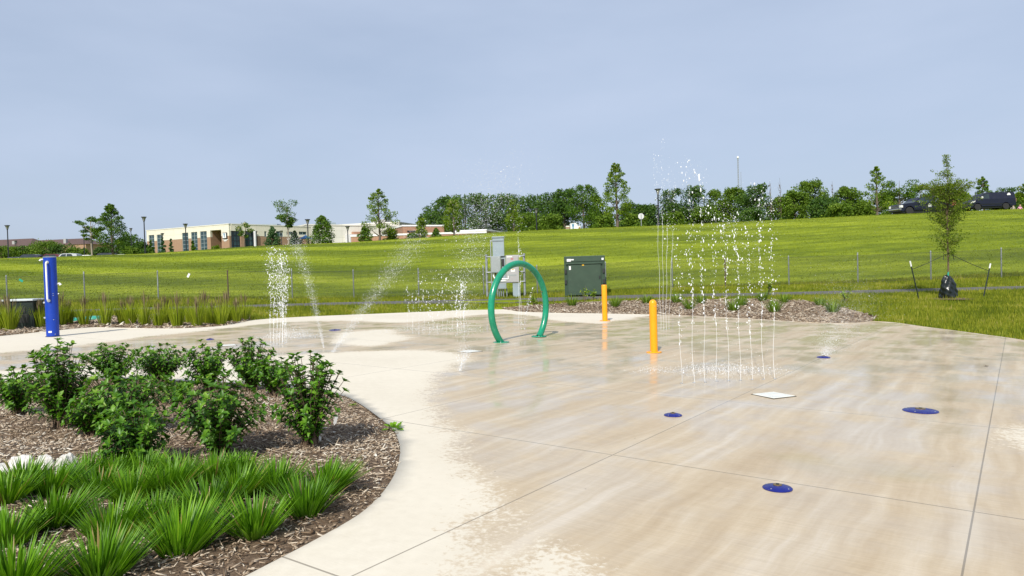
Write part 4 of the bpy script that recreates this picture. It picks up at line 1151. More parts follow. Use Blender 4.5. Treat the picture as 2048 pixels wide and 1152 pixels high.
# ------------------------------------------------------------------ electrical rack, transformer, boxes
def rack():
    D = 33.2; c = on(1008, 590, D); k = D / F
    root = thing('electrical_rack', 'grey electrical cabinets and meter mounted on a pipe frame', 'electrical rack', tuple(c), 0)
    root.rotation_euler = (0, 0, 0)
    X = lambda px: (px - 1008) * k
    Z = lambda py: (593 - py) * k
    for px in (974.5, 1050): 
        MB().lathe([(.055, -.1), (.055, Z(509)), (.068, Z(509)), (.068, Z(507)), (.03, Z(506))], 14, TR(X(px), .12, 0)).build('post', M['galv'], root, True)
    for py in (511, 542, 562): MB().tube([(X(974), .02, Z(py)), (X(1051), .02, Z(py))], .024, 8).build('rail', M['galv'], root)
    MB().box(X(983), X(985), -.02, .02, Z(593), Z(479), bev=.004).build('channel', M['galv'], root)
    MB().box(X(983), X(990), -.02, .02, Z(480), Z(478), bev=.004).build('channel', M['galv'], root)
    m = MB().box(X(988), X(1011), -.22, .01, Z(511), Z(472), bev=.015).build('meter_cabinet', M['boxblue'], root)
    MB().box(X(987.4), X(1011.6), -.26, .0, Z(474), Z(471.4), bev=.01).build('cap', M['boxblue'], m)
    lv = MB()
    for i in range(12): lv.box(X(989+i*1.8), X(990+i*1.8), -.228, -.222, Z(481.5), Z(479.6))
    lv.build('louvre_slots', M['dark'], m)
    b = MB().box(X(984), X(1003.5), -.34, -.02, Z(543.5), Z(510.5), bev=.015).build('breaker_box', M['boxgrey'], root)
    MB().box(X(985), X(1002.5), -.352, -.341, Z(542), Z(512.5), bev=.006).build('door', M['boxgrey'], b)
    MB().box(X(1004), X(1013), -.14, .0, Z(559), Z(511.5), bev=.01).build('wire_trough', M['boxblue'], root)
    MB().box(X(1005.5), X(1010.5), -.152, -.141, Z(531), Z(516), bev=.004).build('meter_window', M['dark'], root)
    d = MB().box(X(1013.6), X(1039), -.32, -.02, Z(564), Z(509), bev=.02).build('control_cabinet', M['boxpale'], root)
    MB().box(X(1014.6), X(1038), -.334, -.321, Z(562.5), Z(511), bev=.006).build('door', M['boxpale'], d)
    MB().box(X(1015.5), X(1026.5), -.339, -.335, Z(513.4), Z(511.6)).build('nameplate', M['white'], d)
    MB().box(X(1023.5), X(1028.5), -.339, -.335, Z(518.5), Z(514.5)).build('warning_label', M['red'], d)
    MB().box(X(1018.5), X(1020.5), -.36, -.335, Z(529), Z(525), bev=.006).build('handle', M['white'], d)
    MB().box(X(1023.5), X(1031), -.339, -.335, Z(542), Z(537)).build('label', M['white'], d)
    MB().box(X(1025), X(1029), -.341, -.3391, Z(539), Z(537.2)).build('label', M['yellow'], d)
    MB().box(X(1017), X(1034), -.339, -.335, Z(550), Z(547.5)).build('nameplate', M['boxgrey'], d)
    MB().box(X(1026), X(1040), -.28, -.04, Z(593), Z(564.5), bev=.012).build('pedestal', M['boxblue'], root)
    j = MB().box(X(996), X(1013.5), -.26, -.05, Z(576), Z(562.8), bev=.012).build('junction_box', M['boxgrey'], root)
    MB().box(X(998), X(1011.5), -.268, -.261, Z(574), Z(566)).build('cover', M['boxblue'], j)
    for px in (995.5, 999, 1003, 1007, 1014): MB().tube([(X(px), -.12, -.05), (X(px), -.12, Z(575))], .028, 8).build('conduit', M['galv'], root, True)
    MB().tube([(X(988), -.2, Z(543)), (X(988.5), -.22, Z(550)), (X(992), -.24, Z(557)), (X(1000), -.24, Z(560)), (X(1014), -.24, Z(560))], .034, 8).build('conduit', M['pvc'], root, True)
    MB().tube([(X(1005), -.24, Z(556)), (X(1018), -.34, Z(556)), (X(1018.5), -.34, Z(550))], .034, 8).build('conduit', M['pvc'], root, True)
    for px in (992, 996, 1000): MB().tube([(X(px), -.2, Z(543)), (X(px+2), -.22, Z(552)), (X(px+4), -.2, Z(563))], .03, 8).build('cable', M['dark'], root, True)
rack()
def transformer():
    D = 32.6; c = on(1171, 586, D); k = D / F
    root = thing('pad_transformer', 'dark green pad-mounted transformer cabinet with small white labels', 'transformer', tuple(c), -.13)
    W = 80 * k / 2; H = (585 - 505.5) * k
    MB().box(-W*1.03, W*1.03, -.55, .95, -.4, -.06, bev=.03).build('concrete_base', M['boxpale'], root)
    MB().prism([(-.5, .03), (.9, .03), (.9, H*.95), (.02, H), (-.5, H*.985)], -W, W, Matrix.Rotation(-PI/2, 4, 'Z') @ Matrix.Scale(-1, 4, (1, 0, 0))).build('tank', M['transdk'], root)
    d = MB().box(-W*.83, W*.80, -.565, -.505, .05, H*.785, bev=.012).build('door', M['trans'], root)
    MB().box(-W*.90, W*.86, -.60, -.502, H*.792, H*.825, bev=.01).build('drip_lip', M['trans'], root)
    MB().box(-W*.99, W*.99, -.525, -.502, H*.86, H*.975, bev=.006).build('hood_panel', M['trans'], root)
    MB().box(-W*.86, -W*.66, -.532, -.526, H*.865, H*.93).build('label', M['white'], root)
    MB().box(-W*.65, -W*.52, -.532, -.526, H*.895, H*.925).build('label', M['white'], root)
    MB().box(W*.84, W*.94, -.532, -.526, H*.885, H*.935).build('label', M['white'], root)
    MB().box(-W*.76, -W*.67, -.571, -.566, H*.66, H*.75).build('label', M['white'], d)
    MB().box(-W*.12, -W*.02, -.571, -.566, H*.755, H*.782).build('warning_label', M['yellow'], d)
    for s in (-1, 1):
        for z in (.30, .56): MB().box(s*W*.93 - W*.05, s*W*.93 + W*.05, -.56, -.502, H*z, H*z + .2, bev=.01).build('hinge', M['dark'], root)
    MB().box(W*.70, W*.76, -.59, -.566, H*.42, H*.50, bev=.008).build('latch', M['dark'], d)
transformer()
def utilbox():
    c = hit(47, 658); D = c.y + .3; k = D / F; c = on(47, 655, D); H = at(47, 600, D).z - c.z
    root = thing('utility_box', 'dark utility box with a pale flat lid behind the tall grasses', 'utility box', tuple(c), .12)
    W = 29 * k
    MB().box(-W, W, -.28, .42, -.1, H-.03, bev=.02).build('body', M['boxdark'], root)
    MB().box(-W*1.06, W*1.06, -.34, .47, H-.03, H+.03, bev=.012).build('lid', M['lidpale'], root)
    MB().box(-W*.5, W*.5, -.292, -.281, H*.55, H*.75, bev=.004).build('vent_panel', M['dark'], root)
    MB().box(-W*.7, W*.7, -.292, -.281, H*.2, H*.5, bev=.004).build('access_panel', M['dark'], root)
utilbox()
for i, (px, py, w, lb) in enumerate(((150, 643, 17, 'teal round lid in the grass nearest the blue shower post'), (189, 639, 22, 'larger teal round lid in the grass behind the tall grasses'))):
    c = hit(px, py); r = w / F * c.y
    root = thing('valve_lid', lb, 'valve lid', tuple(c), 0, 'teal round lids behind the tall grasses')
    MB().lathe([(r, -.05), (r, .05), (r*.95, .08), (r*.6, .12), (.01, .13)], 28).build('dome', M['teal'], root, True)
    MB().lathe([(r*1.06, -.05), (r*1.06, .035), (r*1.0, .04)], 28).build('rim', M['teal'], root, True)

# ------------------------------------------------------------------ trees
def leafcloud(C, R, n, size, r, flat=1.0, shell=.55, tone=None, up=.5):
    """leaf-sized faces spread through clusters; C centres, R radii"""
    K = len(C); k = r.integers(0, K, n)
    d = unit(r.normal(0, 1, (n, 3))); rr = r.uniform(shell**3, 1, n)**(1/3) * r.uniform(.6, 1.1, n)
    P = C[k] + d * (R[k] * rr)[:, None] * np.array([1, 1, flat])
    nn = unit(r.normal(0, 1, (n, 3)) + d * .6 + np.array([0, 0, up])); t = unit(np.cross(nn, r.normal(0, 1, (n, 3)))); b = np.cross(nn, t)
    L_ = size * r.uniform(.6, 1.35, n)[:, None]; W_ = L_ * r.uniform(.45, .75, (n, 1))
    V_ = np.stack([P - t*L_*.5, P + b*W_*.5 + t*L_*.05, P + t*L_*.5, P - b*W_*.5 + t*L_*.05], 1).reshape(-1, 3)
    tn = (r.uniform(-.16, .16, K) if tone is None else tone)[k]
    rv = np.clip(r.beta(2.3, 2.3, n) + tn, 0, 1)
    return V_, np.arange(4*n).reshape(-1, 4), np.repeat(rv, 4)
def envelope(style, t):
    if style == 'maple': return np.where(t < .18, .72 + 1.9*t, np.clip((1 - t) / .82, 0, 1)**.70 * 1.06)
    if style == 'fir': return np.where(t < .12, .7 + 2.5*t, np.clip((1 - t) / .88, 0, 1)**.8)
    if style == 'column': return np.clip(np.sin(PI * np.clip(t*.85 + .12, 0, 1)), 0, 1)**.6
    if style == 'vase': return np.clip(.25 + 1.1*t - .5*np.clip(t - .75, 0, 1)*4, .1, 1)
    return np.sqrt(np.clip(1 - (2*t*.94 - .9)**2, 0, 1))
def tree(name, label, px, top, w, D, style='round', mat='oak', base=None, crown=.2, K=26, n=2200, size=None, group=None, bark='bark', seed=0, fl=.75, cr=None, gap=0, lean=0.0, extra=None, rt=None):
    r = np.random.default_rng(2000 + seed)
    g = on(px, top + 40, D); H = at(px, top, D).z - g.z; R = w / F * D / 2
    if H < 0.6: H = .6
    root = thing(name, label, 'shrub' if name.endswith(('bush', 'shrub')) else 'tree', tuple(g), 0, group)
    zc0 = H * crown
    t = np.linspace(.02, .97, K) if style in ('maple', 'fir', 'column') else r.uniform(.03, .96, K)
    az = np.arange(K) * 2.399 + r.normal(0, .4, K); env = envelope(style, t)
    c_ = (cr if cr else .30) * 1.22; n = int(n * 1.9)
    rad = R * env * r.uniform(.45, .98, K)
    if style in ('round', 'wood'): rad = R * env * np.sqrt(r.uniform(.1, .85, K))
    RC = R * c_ * r.uniform(.75, 1.25, K) * np.clip(env + .25, .35, 1.1)
    C = np.c_[np.cos(az)*rad + lean*t*R, np.sin(az)*rad, zc0 + t*(H - zc0) - RC*.3*(t > .9)]
    if gap: C = C[:max(4, K - gap)]; RC = RC[:len(C)]
    size = size or max(.16, 3.2 / F * D * .95)
    tr = MB(); r0 = rt or max(.035, .020 * H)
    tr.tube([(0, 0, -.2), (0.01*H, 0, H*.12), (lean*R*.2, 0, H*.4), (lean*R*.5, .01*H, H*.68), (lean*R*.8, 0, H*.93)], [r0*1.25, r0, r0*.75, r0*.45, r0*.12], 8)
    for i in range(0, len(C), 1 if len(C) < 40 else 2):
        h = max(H*.1, C[i][2] - rad[i]*.75 - .03*H); h = min(h, H*.85)
        p0 = Vector((lean*R*.6*h/H, 0, h)); p1 = Vector(C[i]); m_ = (p0 + p1)*.5 + Vector((0, 0, -.05*R))
        tr.tube([p0, m_, p1], [r0*.34, r0*.22, r0*.08], 5)
    V_, Q, rv = leafcloud(C, RC, n, size, r, fl)
    mesh_np('crown', V_, Q, M[mat], root, rv)
    tr.build('trunk', M[bark], root, True)
    if extra: extra(root, C, RC, r, size)
    return root
def blossoms(root, C, RC, r, size):
    k = np.argsort(-C[:, 2] + r.normal(0, .4, len(C)))[:max(6, len(C)//3)]
    V_, Q, rv = leafcloud(C[k] + np.array([0, -.25, .15]) * RC[k][:, None], RC[k]*.42, 190, size*.8, r, 1.0)
    mesh_np('blossoms', V_, Q, M['bloss'], root, rv)
S = 0
def T(*a, **k):
    global S; S += 1; return tree(*a, seed=S, **k)
gT = 'young trees on the crest of the hill'
T('tree', 'slender tree with a flat airy crown, the shorter of the pair at the far left', 182, 432, 50, 105, 'vase', 'oak', crown=.45, K=20, n=1500, bark='barkpale', group=gT, fl=.4, cr=.30)
T('tree', 'taller broad tree of the pair at the far left of the crest', 222, 405, 64, 105, 'maple', 'oak', crown=.24, K=44, n=3400, group=gT, fl=.6, cr=.30)
T('tree', 'leggy tree with sparse flat tiers above the dense white jets', 575, 399, 52, 108, 'vase', 'oak', crown=.42, K=19, n=1300, bark='barkpale', group=gT, fl=.6, cr=.36, gap=1)
T('tree', 'dense dark-green tree beside the lamp in front of the white wall', 645, 430, 50, 100, 'maple', 'oak', crown=.06, K=34, n=2600, group=gT, cr=.36)
T('tree', 'open young maple with layered branches, left of the brick wings', 757, 376, 70, 96, 'maple', 'maple', crown=.22, K=30, n=1900, group=gT, cr=.27, fl=.6)
T('tree', 'round-topped tree with cream blossoms in front of the brick wall', 907, 399, 36, 100, 'column', 'maple', crown=.16, K=30, n=1900, group=gT, cr=.38, extra=blossoms)
T('tree', 'thin half-dead tree with blossoms in front of the building corner', 488, 440, 28, 112, 'column', 'oak', crown=.45, K=9, n=380, bark='bark', group=gT, cr=.36, gap=2, lean=.5, extra=blossoms)
T('tree', 'pale-green narrow tree in front of the dark wood, right of the veil of drops', 1027, 397, 40, 98, 'maple', 'maple', crown=.12, K=28, n=1700, group=gT, cr=.33)
T('tree', 'full dark-green tree behind the monument sign', 1166, 368, 66, 108, 'round', 'oak', crown=.16, K=44, n=3400, group=gT, cr=.30)
T('tree', 'tallest young maple, with layered branches, right of the monument sign', 1232, 323, 64, 98, 'maple', 'maple', crown=.20, K=44, n=3000, group=gT, cr=.27, fl=.62)
T('tree', 'young maple with raised spiky branches left of the pickup', 1753, 331, 58, 92, 'maple', 'maple', crown=.14, K=26, n=1700, group=gT, cr=.28, fl=.7)
T('tree', 'spreading tree with flat tiers directly behind the pickup bonnet', 1799, 356, 56, 98, 'round', 'oak', crown=.42, K=22, n=1500, group=gT, cr=.32, fl=.5)
T('tree', 'airy roundish tree behind the pickup cab', 1841, 369, 38, 112, 'round', 'oak', crown=.25, K=22, n=1400, group=gT, cr=.32)
T('tree', 'dark tree half hidden behind the top of the staked young tree', 1880, 371, 46, 118, 'round', 'wood', crown=.2, K=24, n=1600, group=gT, cr=.34)
T('tree', 'narrow pointed tree behind the dark van', 1966, 352, 34, 104, 'maple', 'oak', crown=.15, K=26, n=1600, group=gT, cr=.34)
T('tree', 'dark bushy tree behind the two pink-clad people', 2016, 374, 44, 112, 'round', 'wood', crown=.1, K=28, n=1900, group=gT, cr=.34)
T('tree', 'cream-flowering tree cut by the right edge of the view', 2052, 362, 34, 100, 'round', 'maple', crown=.2, K=22, n=1500, group=gT, cr=.34, extra=blossoms)
gB = 'bushes and small conifers in front of the buildings'
for px, top, w, D, st, mt, cw, K, n, lb in [
    (546, 452, 32, 112, 'fir', 'fir', .02, 26, 1600, 'dark conifer just left of the leggy tree'),
    (590, 461, 26, 112, 'fir', 'fir', .02, 22, 1200, 'smaller grey-green conifer just right of the leggy tree'),
    (730, 452, 26, 100, 'maple', 'oak', .04, 22, 1200, 'small bushy tree left of the open young maple'),
    (781, 458, 30, 100, 'round', 'maple', .02, 20, 1200, 'round yellow-green bush right of the open young maple'),
    (842, 433, 30, 100, 'maple', 'maple', .06, 24, 1300, 'pointed yellow-green small tree before the brick wing'),
    (826, 466, 22, 100, 'round', 'oak', .02, 14, 700, 'low bush at the foot of the pointed small tree'),
    (873, 456, 22, 100, 'fir', 'oak', .02, 16, 800, 'small dark-green bush between the pointed tree and the blossoming one'),
    (303, 480, 17, 140, 'fir', 'oak', .02, 14, 700, 'pointed bush under the first tall window of the left building'),
    (326, 474, 17, 140, 'fir', 'fir', .02, 14, 700, 'dark pointed bush under the second tall window'),
    (343, 477, 14, 140, 'fir', 'fir', .02, 14, 700, 'narrow dark conifer against the blank brick stretch'),
    (387, 481, 18, 138, 'fir', 'oak', .02, 14, 700, 'bush under the window right of the second lamp'),
    (429, 487, 22, 136, 'round', 'maple', .02, 14, 700, 'low light-green bush under the entrance recess')]:
    T('bush', lb, px, top, w, D, st, mt, crown=cw, K=K, n=n, group=gB, cr=.42)
# the wood on the plateau
gW = 'trees of the dark wood on the plateau'
WD = [(866, 408, 60, 190, 'wood'), (890, 392, 78, 185, 'wood'), (930, 387, 84, 180, 'wood'), (972, 384, 80, 182, 'wood'), (1015, 386, 80, 180, 'wood'), (1058, 388, 80, 178, 'wood'), (1100, 382, 74, 172, 'wood'), (1128, 374, 66, 168, 'wood'),
      (1062, 424, 60, 150, 'woodl'), (1100, 428, 54, 148, 'woodl'), (1196, 388, 56, 160, 'woodl'), (1262, 404, 64, 150, 'wood'), (1296, 408, 60, 148, 'wood'), (1210, 430, 48, 130, 'woodl'), (1270, 428, 44, 128, 'woodl'),
      (1345, 372, 62, 150, 'wood'), (1388, 370, 66, 150, 'wood'), (1432, 376, 60, 148, 'woodl'), (1470, 372, 62, 148, 'woodl'), (1512, 366, 66, 140, 'wood'), (1410, 412, 56, 126, 'woodl'), (1350, 424, 44, 124, 'woodl'), (1500, 416, 54, 124, 'wood'),
      (1566, 392, 56, 140, 'woodl'), (1622, 358, 66, 128, 'woodl'), (1590, 380, 56, 122, 'woodl'), (1650, 392, 56, 118, 'wood'), (1697, 372, 58, 124, 'woodl'), (1730, 402, 40, 114, 'woodl'), (1680, 408, 50, 112, 'woodl'), (1772, 384, 44, 122, 'woodl'), (1915, 378, 52, 124, 'woodl'), (1994, 386, 30, 122, 'woodl'), (2034, 388, 36, 118, 'woodl')]
WL = ['sloping left end of the dark wood above the brick wing', 'dark rounded crown behind the blossoming tree', 'dark crown just right of the blossoming tree', 'dark crown behind the thick of the fine drops', 'dark crown left of the pale narrow tree', 'dark crown right of the pale narrow tree',
      'tall dark crown left of the full tree by the sign', 'highest crown of the dark wood', 'lighter undergrowth tree right of the pale narrow tree', 'lighter undergrowth tree left of the monument sign', 'lighter crown between the full tree and the tallest maple', 'brownish-green crown right of the tallest maple',
      'low crown above the back of the stop sign', 'yellow-green shrub under the tallest maple', 'round shrub behind the stop sign', 'dark crown just right of the tall lamp post', 'dark crown behind the tallest jets', 'lighter crown left of the radio mast', 'lighter crown at the foot of the radio mast', 'dark leafy crown behind the last jets',
      'low shrub behind the middle jets', 'low shrub just right of the tall lamp post', 'dark shrub low behind the last jets', 'grey-green crown among bare twigs right of the jets', 'broad tall bright-green crown right of the jets', 'bright shrub mass below the broad tall crown', 'dark shrub at the right foot of the broad tall crown',
      'rough-topped tree midway to the pickup', 'yellow-green bush left of the spiky maple', 'low bush below the rough-topped tree', 'bush between the spiky maple and the pickup', 'light crown right of the staked young tree', 'small light bush just behind the end of the van', 'bush at the right edge of the view']
for (px, top, w, D, mt), lb in zip(WD, WL):
    T('tree', lb, px, top, w, D, 'round', mt, crown=.0, K=60, n=3600, group=gW, cr=.33, fl=.85, size=3.9 / F * D)
# bare-twig trees
def bare(px, top, w, D, label, seed):
    r = np.random.default_rng(seed); g = on(px, top + 40, D); H = at(px, top, D).z - g.z; R = w / F * D / 2
    root = thing('bare_tree', label, 'tree', tuple(g), 0, 'leafless trees at the edge of the wood'); t = MB()
    t.tube([(0, 0, 0), (.02*H, 0, H*.5), (0, 0, H)], [.10, .06, .012], 6)
    tw = MB()
    for i in range(26):
        z = H * r.uniform(.3, .92); a = r.uniform(0, 2*PI); q = R * r.uniform(.3, 1) * (1.1 - z/H); p1 = Vector((math.cos(a)*q, math.sin(a)*q, min(H, z + q*1.6)))
        tw.tube([(0, 0, z), p1*.5 + Vector((0, 0, z*.45)), p1], [.035, .025, .012], 4)
    t.build('trunk', M['bark'], root, True); tw.build('twigs', M['bark'], root)
bare(1540, 360, 30, 138, 'bare twiggy tree behind the last jets', 61); bare(1560, 355, 30, 136, 'bare twiggy tree left of the broad tall green crown', 62); bare(1665, 362, 24, 126, 'bare twigs sticking up right of the broad tall crown', 63)
# hedge trees at the far left
gH = 'hedge trees behind the car park'
for i, (px, top, w, D, mt, lb) in enumerate([(4, 492, 30, 150, 'woodl', 'yellow-green hedge tree at the left edge of the view'), (34, 493, 24, 158, 'woodl', 'hedge tree between the two left lamps'), (60, 492, 34, 160, 'wood', 'hedge tree right of the short left lamp'),
    (94, 482.5, 40, 158, 'woodl', 'hedge tree rising over the brown roof'), (126, 489, 38, 158, 'wood', 'dark hedge tree left of the twin lamps'), (156, 496, 30, 158, 'woodl', 'low hedge tree at the foot of the twin lamps'), (205, 494, 34, 170, 'wood', 'low hedge tree under the slender crest tree'),
    (240, 476, 40, 168, 'wood', 'dark tree left of the dark-green mass by the building'), (264, 468, 44, 165, 'wood', 'dark-green tree mass at the left end of the pale building'), (284, 482, 30, 150, 'wood', 'dark bush touching the left end of the pale building'), (262, 492, 26, 140, 'woodl', 'light-green bush below the dark tree mass')]):
    T('hedge_tree', lb, px, top, w * (1.7 if px < 200 else 1.15), D, 'round', mt, crown=.0, K=50, n=2800, group=gH, cr=.33)

# ------------------------------------------------------------------ the staked young tree
def young():
    c = hit(1897, 598); D = c.y; g = on(1897, 598, D); H = at(1895, 308, D).z - g.z; k = D / F
    r = np.random.default_rng(77)
    root = thing('young_tree', 'thin young staked tree with an airy crown and spindly leader', 'tree', tuple(g))
    t = MB(); t.tube([(0, 0, 0), (.01, 0, H*.3), (-.02, 0, H*.6), (.03, 0, H*.85), (-.015, 0, H)], [.036, .029, .021, .010, .003], 8)
    C = []; tw = MB()
    for i in range(250):
        z = H * (.25 + .55 * r.uniform(0, 1)**.50) if i < 232 else H * r.uniform(.78, .99); f = z / H
        wd_ = np.interp(f, [.22, .35, .5, .65, .80, .84, .9, 1.0], [.20, .56, .86, 1.1, 1.2, .42, .12, .03]) * 54 * k
        a = r.uniform(0, 2*PI); q = wd_ * r.uniform(.35, 1.0)
        p1 = Vector((math.cos(a)*q, math.sin(a)*q, min(z + q * r.uniform(.15, .7), H*(.80 if f < .8 else 1)))); p0 = Vector((0, 0, max(H*.22, z - q*.35)))
        m_ = (p0 + p1)*.5 + Vector((0, 0, .05)); tw.tube([p0, m_, p1], [.006, .004, .0015], 4)
        for s in (.4, .6, .8, 1.0): C.append(tuple(p0.lerp(p1, s) + Vector(tuple(r.normal(0, .03, 3)))))
    C = np.array(C); V_, Q, rv = leafcloud(C, np.full(len(C), .15), 12500, .054, r, .6, .1, up=.3)
    mesh_np('crown', V_, Q, M['elm'], root, rv)
    t.add(tw.v, tw.f); b = t.build('trunk', M['twig'], root, True)
    rb = MB(); rb.add([(-.05, -.05, H*.185), (.0, -.055, H*.19), (-.02, -.06, H*.145), (-.08, -.06, H*.14)], [(0, 1, 2, 3)]); rb.build('ribbon', M['teal'], b)
    # watering bag
    import bmesh
    prof = [(.27, 0.0), (.285, .08), (.275, .25), (.245, .45), (.20, .62), (.165, .74), (.12, .81), (.04, .84)]
    pf = np.array(prof); zz_ = np.linspace(0, .84, 22); bg_ = MB(); bg_.lathe([(float(np.interp(z_, pf[:, 1], pf[:, 0])), float(z_)) for z_ in zz_], 40)
    sc_ = (598 - 551) * k / .84; ww = 36 * k / .62
    vs = []
    for x, y, z in bg_.v:
        a = math.atan2(y, x); f = 1 + .10 * math.sin(a*3 + z*6) + .07 * math.sin(a*7 - z*13) + .045 * math.sin(z*31 + a*4)
        vs.append((x*f*ww - .06*z, y*f*ww*.8, z*sc_*(1 + .04*math.sin(a*2))))
    bg_.v = vs
    bag = bg_.build('watering_bag', M['black'], None, True); bag.location = g + Vector((0, -.02, .01))
    tag(bag, 'black plastic watering bag wrapped round the foot of the young tree', 'watering bag')
    mm = MB(); n = 26; vs = [(0, 0, .05)] + [(math.cos(2*PI*i/n)*.72*(1+.12*math.sin(i*2.3)), math.sin(2*PI*i/n)*.95*(1+.1*math.sin(i*1.7)), .0) for i in range(n)]
    mm.add(vs, [(0, 1+i, 1+(i+1) % n) for i in range(n)]); mo = mm.build('mulch_ring', M['mulch'], None, True); mo.location = g + Vector((.05, 0, .012))
    tag(mo, 'ring of reddish mulch round the foot of the young tree', None, None, 'stuff')
    # stakes and straps
    tips = []
    for bx, by, tx, ty, lb in ((1838, 599, 1820, 522, 'dark steel stake with a white tip, left of the young tree'), (1967, 597, 1981, 527, 'dark steel stake with a white tip, right of the young tree')):
        b0 = on(bx, by, D + .1); t1 = at(tx, ty, D + .1)
        st = thing('tree_stake', lb, 'stake', tuple(b0), 0, 'leaning stakes that hold the young tree')
        d = t1 - b0; w0 = b0 + d*.86
        p = MB(); p.tube([-d*.05, d*.86], .024, 4); 
        for s in np.linspace(.1, .8, 12): p.tube([d*s + Vector((0, -.028, 0)), d*(s+.012) + Vector((0, -.028, 0))], .014, 4)
        p.build('shaft', M['boxdark'], st); MB().tube([d*.86, d], .028, 6).build('tip', M['white'], st); tips.append(b0 + d*.78)
    tr = at(1896, 506, D)
    for e, lb, q in ((tips[0], 'dark tie strap from the young tree towards the left stake', .55), (tips[1], 'dark tie strap from the young tree down to the right stake', .9)):
        dd = e - tr; o = MB(); o.tube([Vector((0, -.04, 0)), dd*.25 + Vector((0, 0, -.02)), dd*.6 + Vector((0, 0, -.03)), dd*.98], .011, 5)
        o.tube([dd*.12, dd*.14 + Vector((0, -.02, -.16))], .012, 5)
        ob = o.build('tie_strap', M['dark']); ob.location = tr; tag(ob, lb, 'strap', 'straps tying the young tree to its stakes')
young()
P = scatter(1, 20, 21)
# ------------------------------------------------------------------ lamps, signs, mast
def lamp(px, top, D, label, short=False):
    g = on(px, top + 60, D); H = at(px, top, D).z - g.z
    root = thing('lamp_post', label, 'lamp post', tuple(g), 0, 'dark lamp posts on the plateau')
    s = 1.0 if not short else .8
    p = MB().lathe([(.22*s, -.2), (.22*s, .5), (.105*s, .55), (.085*s, H-1.0*s), (.085*s, H - .75*s)], 10).build('pole', M['bronze'], root, True)
    hd = MB()
    for k in range(4):
        a = k*PI/2 + .5; hd.tube([(.05*math.cos(a), .05*math.sin(a), H-.95*s), (.30*s*math.cos(a), .30*s*math.sin(a), H-.14*s)], .03*s, 5)
    hd.lathe([(.06*s, H-1.0*s), (.10*s, H-.9*s), (.10*s, H-.8*s)], 10)
    h = hd.build('lamp_head', M['bronze'], root, True)
    MB().lathe([(.36*s, H-.16*s), (.44*s, H-.13*s), (.42*s, H-.04*s), (.1*s, H)], 16).build('cap', M['bronze'], h, True)
    MB().lathe([(.10*s, H-.78*s), (.26*s, H-.2*s), (.30*s, H-.17*s)], 14).build('lens', M['boxpale'], h, True)
for px, top, D, lb in [(17, 450, 130, 'tall lamp post at the far left above the parked cars'), (34, 481, 160, 'short distant lamp post against the brown roof'), (170, 470, 140, 'lamp post just left of the slender crest tree'), (187, 480, 175, 'thin distant lamp post behind the slender crest tree'),
                       (264, 456, 150, 'lamp post in front of the dark tree mass'), (290, 433, 120, 'tallest lamp post, at the left end of the pale building'), (373, 447, 128, 'lamp post in front of the third tall window'), (617, 438, 116, 'lamp post just left of the dense dark-green tree'),
                       (564.5, 461, 150, 'thin lamp post between the two conifers'), (697, 452, 130, 'slim lamp post before the long white wall'), (1074, 417, 120, 'dark lamp post against the wood, right of the pale narrow tree'), (1317, 377, 92, 'tall lamp post left of the tallest jets'), (327, 466, 140, 'small lamp post in front of the second tall window')]:
    lamp(px, top, D, lb, D >= 140)
def stopsign():
    D = 88; g = on(1283, 470, D); c = at(1283, 432.5, D); r = 6.2 / F * D; z = c.z - g.z
    root = thing('stop_sign', 'back of a pale octagonal stop sign on a thin post', 'sign', tuple(g), .1)
    MB().prism([(r*math.cos(PI/8 + k*PI/4), z + r*math.sin(PI/8 + k*PI/4)) for k in range(8)], -.012, .012).build('plate', M['signback'], root)
    MB().box(-.045, .045, -.045, -.014, -.2, z + r*.7, bev=.006).build('post', M['galv'], root)
stopsign()
def ylogo(name, par, m1, cx, cz, w, h, y, M_=None):
    """a bold letter Y with a small wedge, as on the signs"""
    o = MB(); o.add([(cx-w*.5, y, cz+h*.5), (cx-w*.12, y, cz+h*.5), (cx, y, cz+h*.18), (cx+w*.12, y, cz+h*.5), (cx+w*.5, y, cz+h*.5), (cx+w*.19, y, cz-h*.02), (cx+w*.19, y, cz-h*.5), (cx-w*.19, y, cz-h*.5), (cx-w*.19, y, cz-h*.02)],
                     [(0, 1, 2, 8), (2, 3, 4, 5), (8, 2, 5), (8, 5, 6, 7)])
    if M_ is not None: o.v = [tuple(M_ @ Vector(v)) for v in o.v]
    return o.build(name, m1, par)
def monument():
    D = 86; g = on(1148, 470, D); k = D / F
    root = thing('monument_sign', 'white monument sign with a teal emblem between striped brick pillars', 'sign', tuple(g), .12)
    z0 = at(1148, 462, D).z - g.z; z1 = at(1148, 446, D).z - g.z
    X = lambda px: (px - 1148)*k
    MB().prism([(X(1140.5), z0-.6), (X(1157.5), z0-.6), (X(1157), z0 + (z1-z0)*.5), (X(1151.5), z1), (X(1141), z1-.05)], -.2, .2).build('panel', M['white'], root)
    ylogo('emblem', root, M['signblue'], X(1145.8), (z0+z1)/2, 6*k, 13*k, -.206)
    for px, w in ((1135.5, 3.4), (1160.5, 2.0)):
        for i in range(6): 
            zz = z0 - .4 + i*(z1-z0+.1)/6
            MB().box(X(px-w), X(px+w), -.15 if px < 1150 else .3, .25 if px < 1150 else .6, zz, zz + (z1-z0)/6 - .004).build('pillar_course', M['brickB'] if i % 2 == 0 else M['creamB'], root)
monument()
